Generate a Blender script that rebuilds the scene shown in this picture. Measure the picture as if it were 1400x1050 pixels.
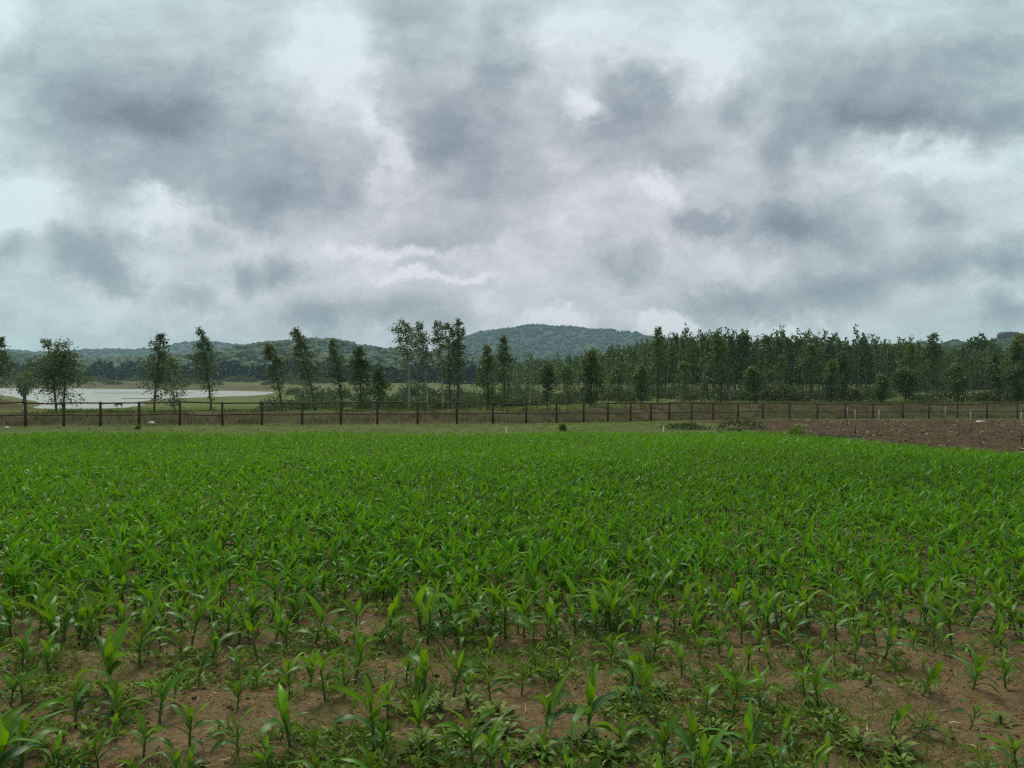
import bpy, math, random
import numpy as np
from mathutils import Vector, Matrix

R = math.radians
rng = np.random.default_rng(11)
scene = bpy.context.scene
COL = scene.collection
for o in list(bpy.data.objects):
    bpy.data.objects.remove(o)

# ------------------------------------------------------------------ camera, sky, sun, exposure
F = 1038.0            # focal length in pixels of the 1400 px wide photograph
HZ = 515.0            # row of the horizon
CAM_Z = 1.7
cam = bpy.data.cameras.new('camera')
cam_ob = bpy.data.objects.new('camera', cam)
COL.objects.link(cam_ob)
cam.sensor_width = 36.0
cam.lens = 36.0 * F / 1400.0
cam.shift_y = -(525.0 - HZ) / 1400.0
cam.clip_start = 0.05
cam.clip_end = 12000.0
cam_ob.location = (0, 0, CAM_Z)
cam_ob.rotation_euler = (R(90), 0, 0)
scene.camera = cam_ob

SUN_EL, SUN_AZ = 58.0, -25.0
scene.view_settings.view_transform = 'Standard'
scene.view_settings.look = 'None'
scene.view_settings.gamma = 1.0
scene.view_settings.use_curve_mapping = False
scene.view_settings.exposure = 0.80
scene.render.engine = 'CYCLES'
scene.cycles.use_denoising = False
scene.cycles.pixel_filter_type = 'BLACKMAN_HARRIS'
scene.cycles.filter_width = 1.2
scene.cycles.max_bounces = 8
scene.cycles.diffuse_bounces = 3
scene.cycles.glossy_bounces = 2
scene.cycles.transmission_bounces = 4
scene.cycles.transparent_max_bounces = 6
scene.cycles.volume_bounces = 1
scene.cycles.volume_step_rate = 4.0

# clouds: (px, py, rx, ry, amount); dark patches positive, bright gaps negative
CLOUDS = [
    (170, 150, 190, 120, .34), (205, 168, 100, 40, .36), (80, 110, 90, 110, .16), (330, 190, 150, 130, .26),
    (400, 268, 110, 52, .50), (345, 362, 30, 34, .50), (397, 358, 36, 28, .46), (300, 325, 26, 20, .26),
    (130, 362, 86, 48, .46), (165, 392, 50, 24, .28), (455, 425, 66, 32, .50), (280, 408, 54, 22, .34),
    (10, 350, 36, 40, .30), (200, 250, 120, 40, .14),
    (560, 60, 70, 120, .30), (580, 205, 74, 44, .44), (640, 170, 80, 84, .40), (690, 90, 52, 80, .30),
    (650, 258, 130, 56, .28), (600, 320, 90, 28, .24), (600, 425, 80, 28, .34), (540, 405, 44, 22, .24),
    (420, 105, 120, 90, -.36), (26, 285, 80, 54, -.46), (238, 302, 90, 36, -.44), (560, 338, 110, 12, -.30),
    (575, 371, 90, 9, -.34), (500, 442, 40, 26, -.26), (505, 195, 26, 70, -.26), (10, 20, 70, 60, -.24), (470, 20, 90, 40, -.24),
    (870, 130, 50, 56, .42), (840, 190, 90, 54, .36), (806, 155, 36, 26, -.44), (1000, 165, 52, 32, .34),
    (940, 215, 60, 28, .26), (1200, 130, 170, 100, .48), (1130, 165, 90, 70, .22), (1275, 172, 130, 28, .36),
    (1380, 150, 60, 36, .38), (1085, 218, 46, 64, .34), (1350, 70, 90, 44, .28), (955, 296, 44, 30, .50),
    (1075, 305, 110, 32, .52), (1290, 310, 52, 50, .38), (1155, 330, 110, 42, .24), (870, 357, 66, 32, .44),
    (1010, 402, 100, 36, .56), (1160, 390, 90, 38, .46), (1285, 370, 120, 30, .38), (1388, 360, 44, 44, .36),
    (1390, 425, 46, 22, .40), (1270, 222, 140, 28, -.34), (1210, 245, 90, 20, -.2), (905, 432, 42, 22, -.50),
    (1095, 442, 76, 16, -.44), (768, 432, 52, 20, -.34), (950, 90, 90, 80, -.36), (790, 55, 90, 50, -.22),
    (900, 250, 50, 20, -.2), (1385, 250, 60, 40, -.14), (740, 300, 110, 40, -.10), (725, 375, 100, 40, -.12),
]


def build_world():
    w = bpy.data.worlds.new('World')
    scene.world = w
    w.use_nodes = True
    nt = w.node_tree
    nt.nodes.clear()
    N = nt.nodes.new
    L = nt.links.new

    def math_(op, a, b=None, clamp=False):
        n = N('ShaderNodeMath'); n.operation = op; n.use_clamp = clamp
        for i, v in enumerate((a, b)):
            if v is None:
                continue
            if isinstance(v, (int, float)):
                n.inputs[i].default_value = v
            else:
                L(v, n.inputs[i])
        return n.outputs[0]

    def vmath(op, a, b=None, c=None):
        n = N('ShaderNodeVectorMath'); n.operation = op
        for i, v in enumerate((a, b, c)):
            if v is None:
                continue
            if isinstance(v, tuple):
                n.inputs[i].default_value = v
            else:
                L(v, n.inputs[i])
        return n

    def noise(vec, scale, detail, rough, dist=0.0):
        n = N('ShaderNodeTexNoise'); n.noise_dimensions = '3D'
        n.inputs['Scale'].default_value = scale
        n.inputs['Detail'].default_value = detail
        n.inputs['Roughness'].default_value = rough
        n.inputs['Distortion'].default_value = dist
        L(vec, n.inputs['Vector'])
        return n

    tc = N('ShaderNodeTexCoord')
    sep = N('ShaderNodeSeparateXYZ')
    L(tc.outputs['Generated'], sep.inputs[0])
    ay = math_('MAXIMUM', math_('ABSOLUTE', sep.outputs[1]), 0.12)
    X = math_('DIVIDE', sep.outputs[0], ay)
    Z = math_('DIVIDE', sep.outputs[2], ay)
    comb = N('ShaderNodeCombineXYZ')
    L(X, comb.inputs[0]); L(Z, comb.inputs[1])
    # the cloud deck as a plane overhead, for the streaks that flatten towards the horizon
    zz = math_('ADD', math_('MAXIMUM', sep.outputs[2], 0.0), 0.22)
    deck = N('ShaderNodeCombineXYZ')
    L(math_('DIVIDE', sep.outputs[0], zz), deck.inputs[0])
    L(math_('DIVIDE', sep.outputs[1], zz), deck.inputs[1])

    wn = noise(tc.outputs['Generated'], 3.2, 9.0, 0.66)
    wv = vmath('SUBTRACT', wn.outputs['Color'], (.5, .5, .5)).outputs[0]
    wv = vmath('MULTIPLY', wv, (.17, .13, 0)).outputs[0]
    wn2 = noise(tc.outputs['Generated'], 13.0, 7.0, 0.66)
    wv2 = vmath('SUBTRACT', wn2.outputs['Color'], (.5, .5, .5)).outputs[0]
    wv2 = vmath('MULTIPLY', wv2, (.10, .085, 0)).outputs[0]
    P = vmath('ADD', vmath('ADD', comb.outputs[0], wv).outputs[0], wv2).outputs[0]

    total = None
    for (px, py, rx, ry, amp) in CLOUDS:
        cx, cy = (px - 700) / F, (HZ - py) / F
        sx, sy = F / rx, F / ry
        q = vmath('MULTIPLY_ADD', P, (sx, sy, 0), (-cx * sx, -cy * sy, 0))
        ln = vmath('LENGTH', q.outputs[0])
        mr = N('ShaderNodeMapRange'); mr.interpolation_type = 'SMOOTHSTEP'
        mr.inputs['From Min'].default_value = 0.0
        mr.inputs['From Max'].default_value = 1.32
        mr.inputs['To Min'].default_value = amp
        mr.inputs['To Max'].default_value = 0.0
        L(ln.outputs['Value'], mr.inputs['Value'])
        total = mr.outputs[0] if total is None else math_('ADD', total, mr.outputs[0])

    n1 = noise(deck.outputs[0], 1.6, 8.0, 0.58, 0.5)
    flat = vmath('MULTIPLY', comb.outputs[0], (1.0, 1.55, 1.0)).outputs[0]
    flat = vmath('ADD', flat, vmath('MULTIPLY', wv, (.7, .9, 0)).outputs[0]).outputs[0]
    n2 = noise(flat, 5.2, 10.0, 0.62, 0.0)
    n3 = noise(flat, 15.0, 8.0, 0.62, 0.0)
    bil = math_('ABSOLUTE', math_('SUBTRACT', noise(flat, 6.5, 7.0, 0.6, 0.0).outputs['Fac'], 0.5))
    d = math_('ADD', math_('MULTIPLY', total, 1.12), 0.225)
    d = math_('ADD', d, math_('MULTIPLY', math_('SUBTRACT', n1.outputs['Fac'], 0.5), 0.45))
    d = math_('ADD', d, math_('MULTIPLY', math_('SUBTRACT', n2.outputs['Fac'], 0.5), 0.80))
    d = math_('ADD', d, math_('MULTIPLY', math_('SUBTRACT', 0.09, bil), 0.9))
    d = math_('ADD', d, math_('MULTIPLY', math_('SUBTRACT', n3.outputs['Fac'], 0.5), 0.42))

    d = math_('MULTIPLY', d, 0.8)

    def ramp(fac, stops):
        r = N('ShaderNodeValToRGB')
        e = r.color_ramp.elements
        while len(e) < len(stops):
            e.new(0.5)
        for k, (p, c) in enumerate(stops):
            e[k].position = p
            e[k].color = tuple(((v / 255) / 12.92 if v < 11 else ((v / 255 + .055) / 1.055) ** 2.4) for v in c) + (1,)
        r.color_ramp.interpolation = 'LINEAR'
        L(fac, r.inputs[0])
        return r.outputs[0]
    cool = ramp(d, [(0.0, (211, 230, 227)), (.24, (184, 201, 202)), (.50, (153, 168, 173)), (.80, (124, 137, 144)), (1.0, (104, 116, 123))])
    warm = ramp(d, [(0.0, (222, 220, 225)), (.24, (188, 188, 196)), (.50, (155, 159, 167)), (.80, (122, 130, 138)), (1.0, (104, 113, 121))])
    # the low middle of the sky is a warmer grey than the rest
    q = vmath('MULTIPLY_ADD', comb.outputs[0], (F / 760, F / 440, 0), (-(720 - 700) / 760, -(HZ - 380) / 440, 0))
    mr = N('ShaderNodeMapRange'); mr.interpolation_type = 'SMOOTHSTEP'
    mr.inputs['From Min'].default_value = 0.2
    mr.inputs['From Max'].default_value = 1.2
    mr.inputs['To Min'].default_value = 1.0
    mr.inputs['To Max'].default_value = 0.0
    L(vmath('LENGTH', q.outputs[0]).outputs['Value'], mr.inputs['Value'])
    mix = N('ShaderNodeMix'); mix.data_type = 'RGBA'
    L(mr.outputs[0], mix.inputs['Factor'])
    L(cool, mix.inputs[6]); L(warm, mix.inputs[7])
    b1 = N('ShaderNodeBackground'); b1.inputs['Strength'].default_value = 0.635
    L(mix.outputs[2], b1.inputs['Color'])
    sky = N('ShaderNodeTexSky'); sky.sky_type = 'NISHITA'; sky.sun_disc = False
    sky.sun_elevation = R(SUN_EL); sky.sun_rotation = R(SUN_AZ)
    b2 = N('ShaderNodeBackground'); b2.inputs['Strength'].default_value = 0.08
    L(sky.outputs[0], b2.inputs['Color'])
    ms = N('ShaderNodeMixShader'); ms.inputs[0].default_value = 0.95
    L(b2.outputs[0], ms.inputs[1]); L(b1.outputs[0], ms.inputs[2])
    out = N('ShaderNodeOutputWorld')
    L(ms.outputs[0], out.inputs['Surface'])


build_world()
sun = bpy.data.lights.new('sun', 'SUN')
sun.energy = 1.5
sun.angle = R(25)
sun.color = (1.0, 0.94, 0.82)
sun_ob = bpy.data.objects.new('sun', sun)
COL.objects.link(sun_ob)
sun_ob.rotation_euler = (R(90 - SUN_EL), 0, R(180 - SUN_AZ))
sun_ob.location = (0, 0, 200)

# ------------------------------------------------------------------ small helpers


def smooth(a, b, v):
    t = np.clip((np.asarray(v, float) - a) / (b - a), 0, 1)
    return t * t * (3 - 2 * t)


def _hash(ix, iy, seed):
    h = (ix.astype(np.int64) * 374761393 + iy.astype(np.int64) * 668265263 + seed * 1274126177) & 0xffffffff
    h = ((h ^ (h >> 13)) * 1274126177) & 0xffffffff
    return ((h ^ (h >> 16)) & 0xffff) / 65535.0


def vnoise(x, y, seed=0):
    x = np.asarray(x, float); y = np.asarray(y, float)
    ix, iy = np.floor(x), np.floor(y)
    fx, fy = x - ix, y - iy
    fx = fx * fx * (3 - 2 * fx); fy = fy * fy * (3 - 2 * fy)
    a = _hash(ix, iy, seed); b = _hash(ix + 1, iy, seed)
    c = _hash(ix, iy + 1, seed); e = _hash(ix + 1, iy + 1, seed)
    return (a * (1 - fx) + b * fx) * (1 - fy) + (c * (1 - fx) + e * fx) * fy


def fbm(x, y, octv=4, seed=0, rough=0.5):
    s, amp, tot = 0, 1.0, 0
    for k in range(octv):
        s = s + amp * vnoise(x * 2 ** k + 17.3 * k, y * 2 ** k - 9.1 * k, seed + k)
        tot += amp
        amp *= rough
    return s / tot - 0.5


def mesh(name, V, Fc, mat=None, tint=None, smooth_=True):
    V = np.asarray(V, np.float32).reshape(-1, 3)
    Fc = np.asarray(Fc, np.int32)
    me = bpy.data.meshes.new(name)
    me.vertices.add(len(V))
    me.vertices.foreach_set('co', V.ravel())
    n, k = Fc.shape
    me.loops.add(n * k)
    me.loops.foreach_set('vertex_index', Fc.ravel())
    me.polygons.add(n)
    me.polygons.foreach_set('loop_start', np.arange(0, n * k, k, dtype=np.int32))
    me.polygons.foreach_set('use_smooth', np.full(n, smooth_, dtype=bool))
    me.update(calc_edges=True)
    if tint is not None:
        at = me.color_attributes.new('tint', 'FLOAT_COLOR', 'POINT')
        c = np.ones((len(V), 4), np.float32)
        tint = np.asarray(tint, np.float32).reshape(len(V), -1)
        c[:, :tint.shape[1]] = tint
        at.data.foreach_set('color', c.ravel())
    if mat is not None:
        me.materials.append(mat)
    return me


def link(name, data, parent=None):
    o = bpy.data.objects.new(name, data)
    COL.objects.link(o)
    if parent is not None:
        o.parent = parent
    return o


def tag(o, label=None, cat=None, group=None, kind=None):
    if label:
        o['label'] = label
    if cat:
        o['category'] = cat
    if group:
        o['group'] = group
    if kind:
        o['kind'] = kind
    return o


def thing(name, label, cat, loc, rz=0.0, group=None):
    o = link(name, None)
    o.location = loc
    o.rotation_euler = (0, 0, rz)
    o.empty_display_size = .1
    return tag(o, label, cat, group)


def copy_tree(root, label, loc, rot, scale, group=None):
    r = root.copy(); COL.objects.link(r)
    r.location = loc; r.rotation_euler = rot; r.scale = scale
    if label:
        r['label'] = label
    if group:
        r['group'] = group
    for ch in root.children:
        c = ch.copy(); COL.objects.link(c); c.parent = r
        for g in ch.children:
            h = g.copy(); COL.objects.link(h); h.parent = c
    return r


class Geo:
    """Collects quads (as arrays) for one mesh."""
    def __init__(self):
        self.V, self.Q, self.T, self.n = [], [], [], 0

    def add(self, V, Q, T=None):
        V = np.asarray(V, float).reshape(-1, 3)
        self.V.append(V); self.Q.append(np.asarray(Q, int) + self.n)
        t = np.zeros((len(V), 3)) if T is None else np.broadcast_to(np.asarray(T, float).reshape(-1, 3), (len(V), 3))
        self.T.append(t); self.n += len(V)

    def tube(self, pts, rad, sides=6, T=None, cap=True):
        pts = np.asarray(pts, float); m = len(pts)
        rad = np.broadcast_to(np.asarray(rad, float), (m,))
        tan = np.gradient(pts, axis=0)
        tan /= np.linalg.norm(tan, axis=1, keepdims=True) + 1e-9
        ref = np.array([0, 0, 1.0]) if abs(tan[:, 2]).mean() < .8 else np.array([1.0, 0, 0])
        s = np.cross(tan, ref); s /= np.linalg.norm(s, axis=1, keepdims=True) + 1e-9
        u = np.cross(s, tan)
        a = np.linspace(0, 2 * math.pi, sides, endpoint=False)
        V = pts[:, None] + rad[:, None, None] * (np.cos(a)[None, :, None] * s[:, None] + np.sin(a)[None, :, None] * u[:, None])
        i = np.arange(m - 1)[:, None] * sides; j = np.arange(sides)[None]; j2 = (j + 1) % sides
        Q = np.stack([i + j, i + j2, i + sides + j2, i + sides + j], -1).reshape(-1, 4)
        V = V.reshape(-1, 3)
        if cap:
            c0, c1 = len(V), len(V) + 1
            V = np.vstack([V, pts[:1], pts[-1:]])
            e = []
            for k in range(0, sides, 2):
                e.append([c0, (k + 2) % sides, k + 1, k])
                b = (m - 1) * sides
                e.append([c1, b + k, b + k + 1, b + (k + 2) % sides])
            Q = np.vstack([Q, e])
        self.add(V, Q, T)

    def build(self, name, mat, smooth_=True):
        return mesh(name, np.vstack(self.V), np.vstack(self.Q), mat, np.vstack(self.T), smooth_)


def rhombi(pos, axis, length, width, fold=0.12, rg=rng):
    """Leaf-shaped quads: base at pos, pointing along axis."""
    n = len(pos)
    axis = axis / (np.linalg.norm(axis, axis=1, keepdims=True) + 1e-9)
    rv = rg.normal(size=(n, 3))
    side = np.cross(axis, rv); side /= np.linalg.norm(side, axis=1, keepdims=True) + 1e-9
    nor = np.cross(side, axis)
    length = np.broadcast_to(length, (n,))[:, None]; width = np.broadcast_to(width, (n,))[:, None]
    mid = pos + axis * length * .45
    V = np.stack([pos, mid + side * width * .5 + nor * length * fold * .4, pos + axis * length - nor * length * fold,
                  mid - side * width * .5 + nor * length * fold * .4], 1)
    Q = np.arange(n * 4).reshape(n, 4)
    return V.reshape(-1, 3), Q


# ------------------------------------------------------------------ materials
def node_mat(name):
    m = bpy.data.materials.new(name)
    m.use_nodes = True
    nt = m.node_tree
    b = nt.nodes['Principled BSDF']
    out = nt.nodes['Material Output']
    return m, nt, b, out


def nmix(nt, fac, a, b):
    n = nt.nodes.new('ShaderNodeMix'); n.data_type = 'RGBA'
    for sock, v in ((n.inputs['Factor'], fac), (n.inputs[6], a), (n.inputs[7], b)):
        if isinstance(v, (int, float)):
            sock.default_value = v
        elif isinstance(v, tuple):
            sock.default_value = v + (1,) if len(v) == 3 else v
        else:
            nt.links.new(v, sock)
    return n.outputs[2]


def nnoise(nt, scale, detail=4, rough=.55, coord='Object'):
    tc = nt.nodes.new('ShaderNodeTexCoord')
    n = nt.nodes.new('ShaderNodeTexNoise')
    n.inputs['Scale'].default_value = scale
    n.inputs['Detail'].default_value = detail
    n.inputs['Roughness'].default_value = rough
    nt.links.new(tc.outputs[coord], n.inputs['Vector'])
    return n.outputs['Fac']


def nrange(nt, v, a, b, c=0., d=1.):
    n = nt.nodes.new('ShaderNodeMapRange')
    n.inputs[1].default_value = a; n.inputs[2].default_value = b
    n.inputs[3].default_value = c; n.inputs[4].default_value = d
    nt.links.new(v, n.inputs[0])
    return n.outputs[0]


def nbump(nt, h, strength, dist):
    n = nt.nodes.new('ShaderNodeBump')
    n.inputs['Strength'].default_value = strength
    n.inputs['Distance'].default_value = dist
    nt.links.new(h, n.inputs['Height'])
    return n.outputs[0]


def leaf_mat(name, old, young, rough=.5, transl=.35, spec=.4, rib=None, obj_rand=0.0, dry=None):
    """tint: r = how young, g = random, b = distance from the midrib."""
    m, nt, b, out = node_mat(name)
    at = nt.nodes.new('ShaderNodeAttribute'); at.attribute_name = 'tint'
    sp = nt.nodes.new('ShaderNodeSeparateColor')
    nt.links.new(at.outputs['Color'], sp.inputs[0])
    c = nmix(nt, sp.outputs[0], old, young)
    hs = nt.nodes.new('ShaderNodeHueSaturation')
    nt.links.new(c, hs.inputs['Color'])
    val = nrange(nt, sp.outputs[1], 0, 1, .68, 1.32)
    if obj_rand:
        oi = nt.nodes.new('ShaderNodeObjectInfo')
        mu = nt.nodes.new('ShaderNodeMath'); mu.operation = 'MULTIPLY'
        nt.links.new(val, mu.inputs[0])
        nt.links.new(nrange(nt, oi.outputs['Random'], 0, 1, 1 - obj_rand, 1 + obj_rand), mu.inputs[1])
        val = mu.outputs[0]
    nt.links.new(val, hs.inputs['Value'])
    nt.links.new(nrange(nt, sp.outputs[1], 0, 1, .488, .508), hs.inputs['Hue'])
    c = hs.outputs[0]
    if rib:
        c = nmix(nt, nrange(nt, sp.outputs[2], .02, .16, .75, 0.), c, rib)
    nt.links.new(c, b.inputs['Base Color'])
    b.inputs['Roughness'].default_value = rough
    b.inputs['Specular IOR Level'].default_value = spec
    if transl:
        t = nt.nodes.new('ShaderNodeBsdfTranslucent')
        nt.links.new(nmix(nt, .35, c, (.20, .36, .002)), t.inputs['Color'])
        ms = nt.nodes.new('ShaderNodeMixShader'); ms.inputs[0].default_value = transl
        nt.links.new(b.outputs[0], ms.inputs[1]); nt.links.new(t.outputs[0], ms.inputs[2])
        nt.links.new(ms.outputs[0], out.inputs['Surface'])
    return m


def plain_mat(name, c1, c2, scale=8, rough=.85, bump=.3, dist=.01, spec=.3):
    m, nt, b, out = node_mat(name)
    f = nnoise(nt, scale, 6, .6)
    f2 = nrange(nt, f, .35, .65)
    nt.links.new(nmix(nt, f2, c1, c2), b.inputs['Base Color'])
    b.inputs['Roughness'].default_value = rough
    b.inputs['Specular IOR Level'].default_value = spec
    if bump:
        nt.links.new(nbump(nt, f, bump, dist), b.inputs['Normal'])
    return m


M_MAIZE = leaf_mat('maize_leaf', (.030, .098, .032), (.140, .300, .001), rough=.36, transl=.42, spec=.24, rib=(.22, .34, .10), obj_rand=.16)
M_MAIZE_STUFF = leaf_mat('maize_crop', (.016, .100, .003), (.100, .305, .001), rough=.32, transl=.44, spec=.15, rib=(.20, .34, .08))
M_STALK = plain_mat('maize_stalk', (.035, .075, .018), (.075, .13, .03), 30, .6, .1)
M_WEED = leaf_mat('weed_leaf', (.060, .120, .016), (.18, .26, .028), rough=.55, transl=.25, spec=.3)
M_GRASS = leaf_mat('grass_blade', (.060, .09, .014), (.12, .17, .02), rough=.6, transl=.3, spec=.2)
M_DRY = leaf_mat('dry_stems', (.085, .058, .028), (.075, .088, .024), rough=.8, transl=.1, spec=.1)
M_EUC = leaf_mat('gum_leaf', (.044, .078, .020), (.155, .195, .016), rough=.5, transl=.25, spec=.35)
M_PLANT = leaf_mat('plantation_leaf', (.038, .080, .014), (.125, .195, .022), rough=.5, transl=.25, spec=.35, obj_rand=.25)
M_SHRUB = leaf_mat('shrub_leaf', (.050, .066, .034), (.10, .12, .045), rough=.6, transl=.2, spec=.25, obj_rand=.15)
M_FOREST = leaf_mat('forest_leaf', (.009, .025, .011), (.034, .064, .014), rough=.7, transl=.0, spec=.15)
M_BARK = plain_mat('pale_bark', (.22, .19, .14), (.40, .37, .30), 5, .8, .4, .01)
M_BARK_DK = plain_mat('dark_bark', (.05, .04, .03), (.12, .10, .08), 6, .9, .4, .01)
M_FENCE = plain_mat('weathered_brown_wood', (.040, .019, .012), (.080, .037, .023), 9, .7, .4, .006)
M_STAKE = plain_mat('whitewashed_stake', (.26, .25, .23), (.42, .41, .38), 14, .8, .2, .004)
M_STAKE_DK = plain_mat('stake_foot', (.06, .05, .045), (.13, .10, .08), 14, .9, .2, .004)
M_WHITE = plain_mat('white_paint', (.50, .50, .48), (.62, .62, .60), 12, .6, .1, .003)
M_STONE = plain_mat('pale_stone', (.42, .40, .35), (.62, .60, .54), 9, .85, .5, .01)
M_HILL = plain_mat('wooded_slope', (.014, .034, .012), (.026, .050, .016), .08, .95, .3, .5)
M_ROCK = plain_mat('hill_rock', (.07, .06, .055), (.14, .12, .11), .25, .95, .6, .8)
M_STRAW = leaf_mat('straw', (.30, .22, .12), (.50, .42, .26), rough=.8, transl=0, spec=.1)


def ground_mat():
    m, nt, b, out = node_mat('ground')
    at = nt.nodes.new('ShaderNodeAttribute'); at.attribute_name = 'tint'
    sp = nt.nodes.new('ShaderNodeSeparateColor')
    nt.links.new(at.outputs['Color'], sp.inputs[0])
    fine = nnoise(nt, 22, 8, .68)
    mid = nnoise(nt, 2.2, 6, .6)
    big = nnoise(nt, .22, 5, .6)
    grit = nnoise(nt, 90, 4, .7)
    soil = nmix(nt, nrange(nt, mid, .32, .68), (.110, .063, .027), (.200, .130, .062))
    soil = nmix(nt, nrange(nt, fine, .44, .60, 0, .8), soil, (.24, .165, .088))
    soil = nmix(nt, nrange(nt, grit, .54, .66, 0, .75), soil, (.30, .225, .12))
    soil = nmix(nt, nrange(nt, grit, .46, .36, 0, .7), soil, (.050, .030, .014))
    plough = nmix(nt, nrange(nt, mid, .35, .65), (.040, .023, .009), (.078, .046, .018))
    plough = nmix(nt, nrange(nt, fine, .5, .7, 0, .7), plough, (.088, .062, .030))
    bank = nmix(nt, nrange(nt, mid, .35, .62), (.068, .036, .021), (.055, .056, .018))
    bank = nmix(nt, nrange(nt, fine, .48, .66, 0, .6), bank, (.105, .078, .042))
    grass = nmix(nt, nrange(nt, mid, .34, .66), (.056, .080, .016), (.098, .126, .024))
    grass = nmix(nt, nrange(nt, big, .42, .62, 0, .6), grass, (.112, .122, .030))
    grass = nmix(nt, nrange(nt, fine, .5, .72, 0, .4), grass, (.07, .06, .03))
    bank = nmix(nt, nrange(nt, big, .47, .60, 0, .8), bank, (.050, .062, .017))
    c = nmix(nt, sp.outputs[2], soil, plough)
    c = nmix(nt, sp.outputs[1], c, bank)
    c = nmix(nt, sp.outputs[0], c, grass)
    nt.links.new(c, b.inputs['Base Color'])
    b.inputs['Roughness'].default_value = .95
    b.inputs['Specular IOR Level'].default_value = .15
    add = nt.nodes.new('ShaderNodeMath'); add.operation = 'ADD'
    nt.links.new(fine, add.inputs[0])
    nt.links.new(nrange(nt, grit, 0, 1, 0, .4), add.inputs[1])
    nt.links.new(nbump(nt, add.outputs[0], 1.0, .03), b.inputs['Normal'])
    return m


def water_mat():
    m, nt, b, out = node_mat('pond_water')
    b.inputs['Base Color'].default_value = (.26, .27, .225, 1)
    b.inputs['Roughness'].default_value = .34
    b.inputs['IOR'].default_value = 1.33
    b.inputs['Specular IOR Level'].default_value = .5
    f = nnoise(nt, .9, 4, .6)
    nt.links.new(nbump(nt, f, .05, .02), b.inputs['Normal'])
    return m


M_GROUND = ground_mat()
M_WATER = water_mat()

# ------------------------------------------------------------------ the lie of the land
FX = np.array([-120, -60, -22.7, -14.3, -4.95, .8, 4.24, 7.26, 10.15, 15.8, 26.2, 36.6, 120])
FD = np.array([31, 33, 35.5, 37, 39.5, 41.5, 44, 46.5, 49, 53, 55, 55.3, 56])
LD = np.array([36, 37.3, 38.7, 40, 42, 45, 60, 85, 100, 130, 250, 270, 330, 450, 700, 3000])
LZ = np.array([-.65, -.62, -.22, -.24, -.45, -.52, -1.05, -2.1, -2.55, -2.6, -2.6, -2.3, -.2, .6, 1.5, 3])
RD = np.array([55, 56.5, 60, 63, 70, 80, 110, 150, 250, 400, 700, 3000])
RZ = np.array([-1.43, -1.28, -.44, -.45, -.6, -.7, -.74, -.6, -.23, .6, 1.5, 3])
POND_Z = -2.65


def pond_pt(px, py):
    d = (CAM_Z - POND_Z) * F / (py - HZ)
    return ((px - 700) / F * d, d)


POND = np.array([pond_pt(*p) for p in [(40, 560), (80, 560.5), (120, 560.3), (145, 559.5), (165, 558), (185, 556), (199, 553.5), (196, 551), (190, 549.3), (202, 547.6),
                                       (215, 546.5), (260, 544), (300, 542.5), (345, 541), (362, 539.6), (375, 537.4), (372, 535.6),
                                       (330, 534.6), (260, 533.4), (195, 532.2), (130, 531.2), (60, 530.8), (20, 530.8), (-60, 531.4),
                                       (-60, 537), (-10, 540), (15, 542), (36, 546.5), (52, 549.5), (58, 551.5), (50, 555), (42, 557.5)]])


def pond_sd(x, y):
    """Signed distance to the pond's outline, negative inside."""
    x = np.asarray(x, float); y = np.asarray(y, float)
    dmin = np.full(x.shape, 1e9); inside = np.zeros(x.shape, bool)
    n = len(POND)
    for i in range(n):
        ax, ay = POND[i]; bx, by = POND[(i + 1) % n]
        ex, ey = bx - ax, by - ay
        t = np.clip(((x - ax) * ex + (y - ay) * ey) / (ex * ex + ey * ey), 0, 1)
        dmin = np.minimum(dmin, np.hypot(x - ax - t * ex, y - ay - t * ey))
        c = ((ay > y) != (by > y)) & (x < (bx - ax) * (y - ay) / (by - ay + 1e-12) + ax)
        inside ^= c
    return np.where(inside, -dmin, dmin)


def fence_d(x):
    return np.interp(x, FX, FD)


def in_field(x, y):
    """1 inside the maize field."""
    right = 9.65 + (25.7 - y) * .396
    return (y < 26.4 + .35 * np.sin(x * .7) + .02 * x) & (x < right + .15 * np.sin(y * 2.1))


def plough_mask(x, y):
    xb = np.interp(y, [8, 18.5, 25.7, 30, 40, 46, 60], [16.6, 12.4, 9.4, 9.8, 10.9, 10.3, 9.5]) + 1.2 * fbm(x * .6, y * .6, 3, 40)
    return smooth(-.4, .5, x - xb)


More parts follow.
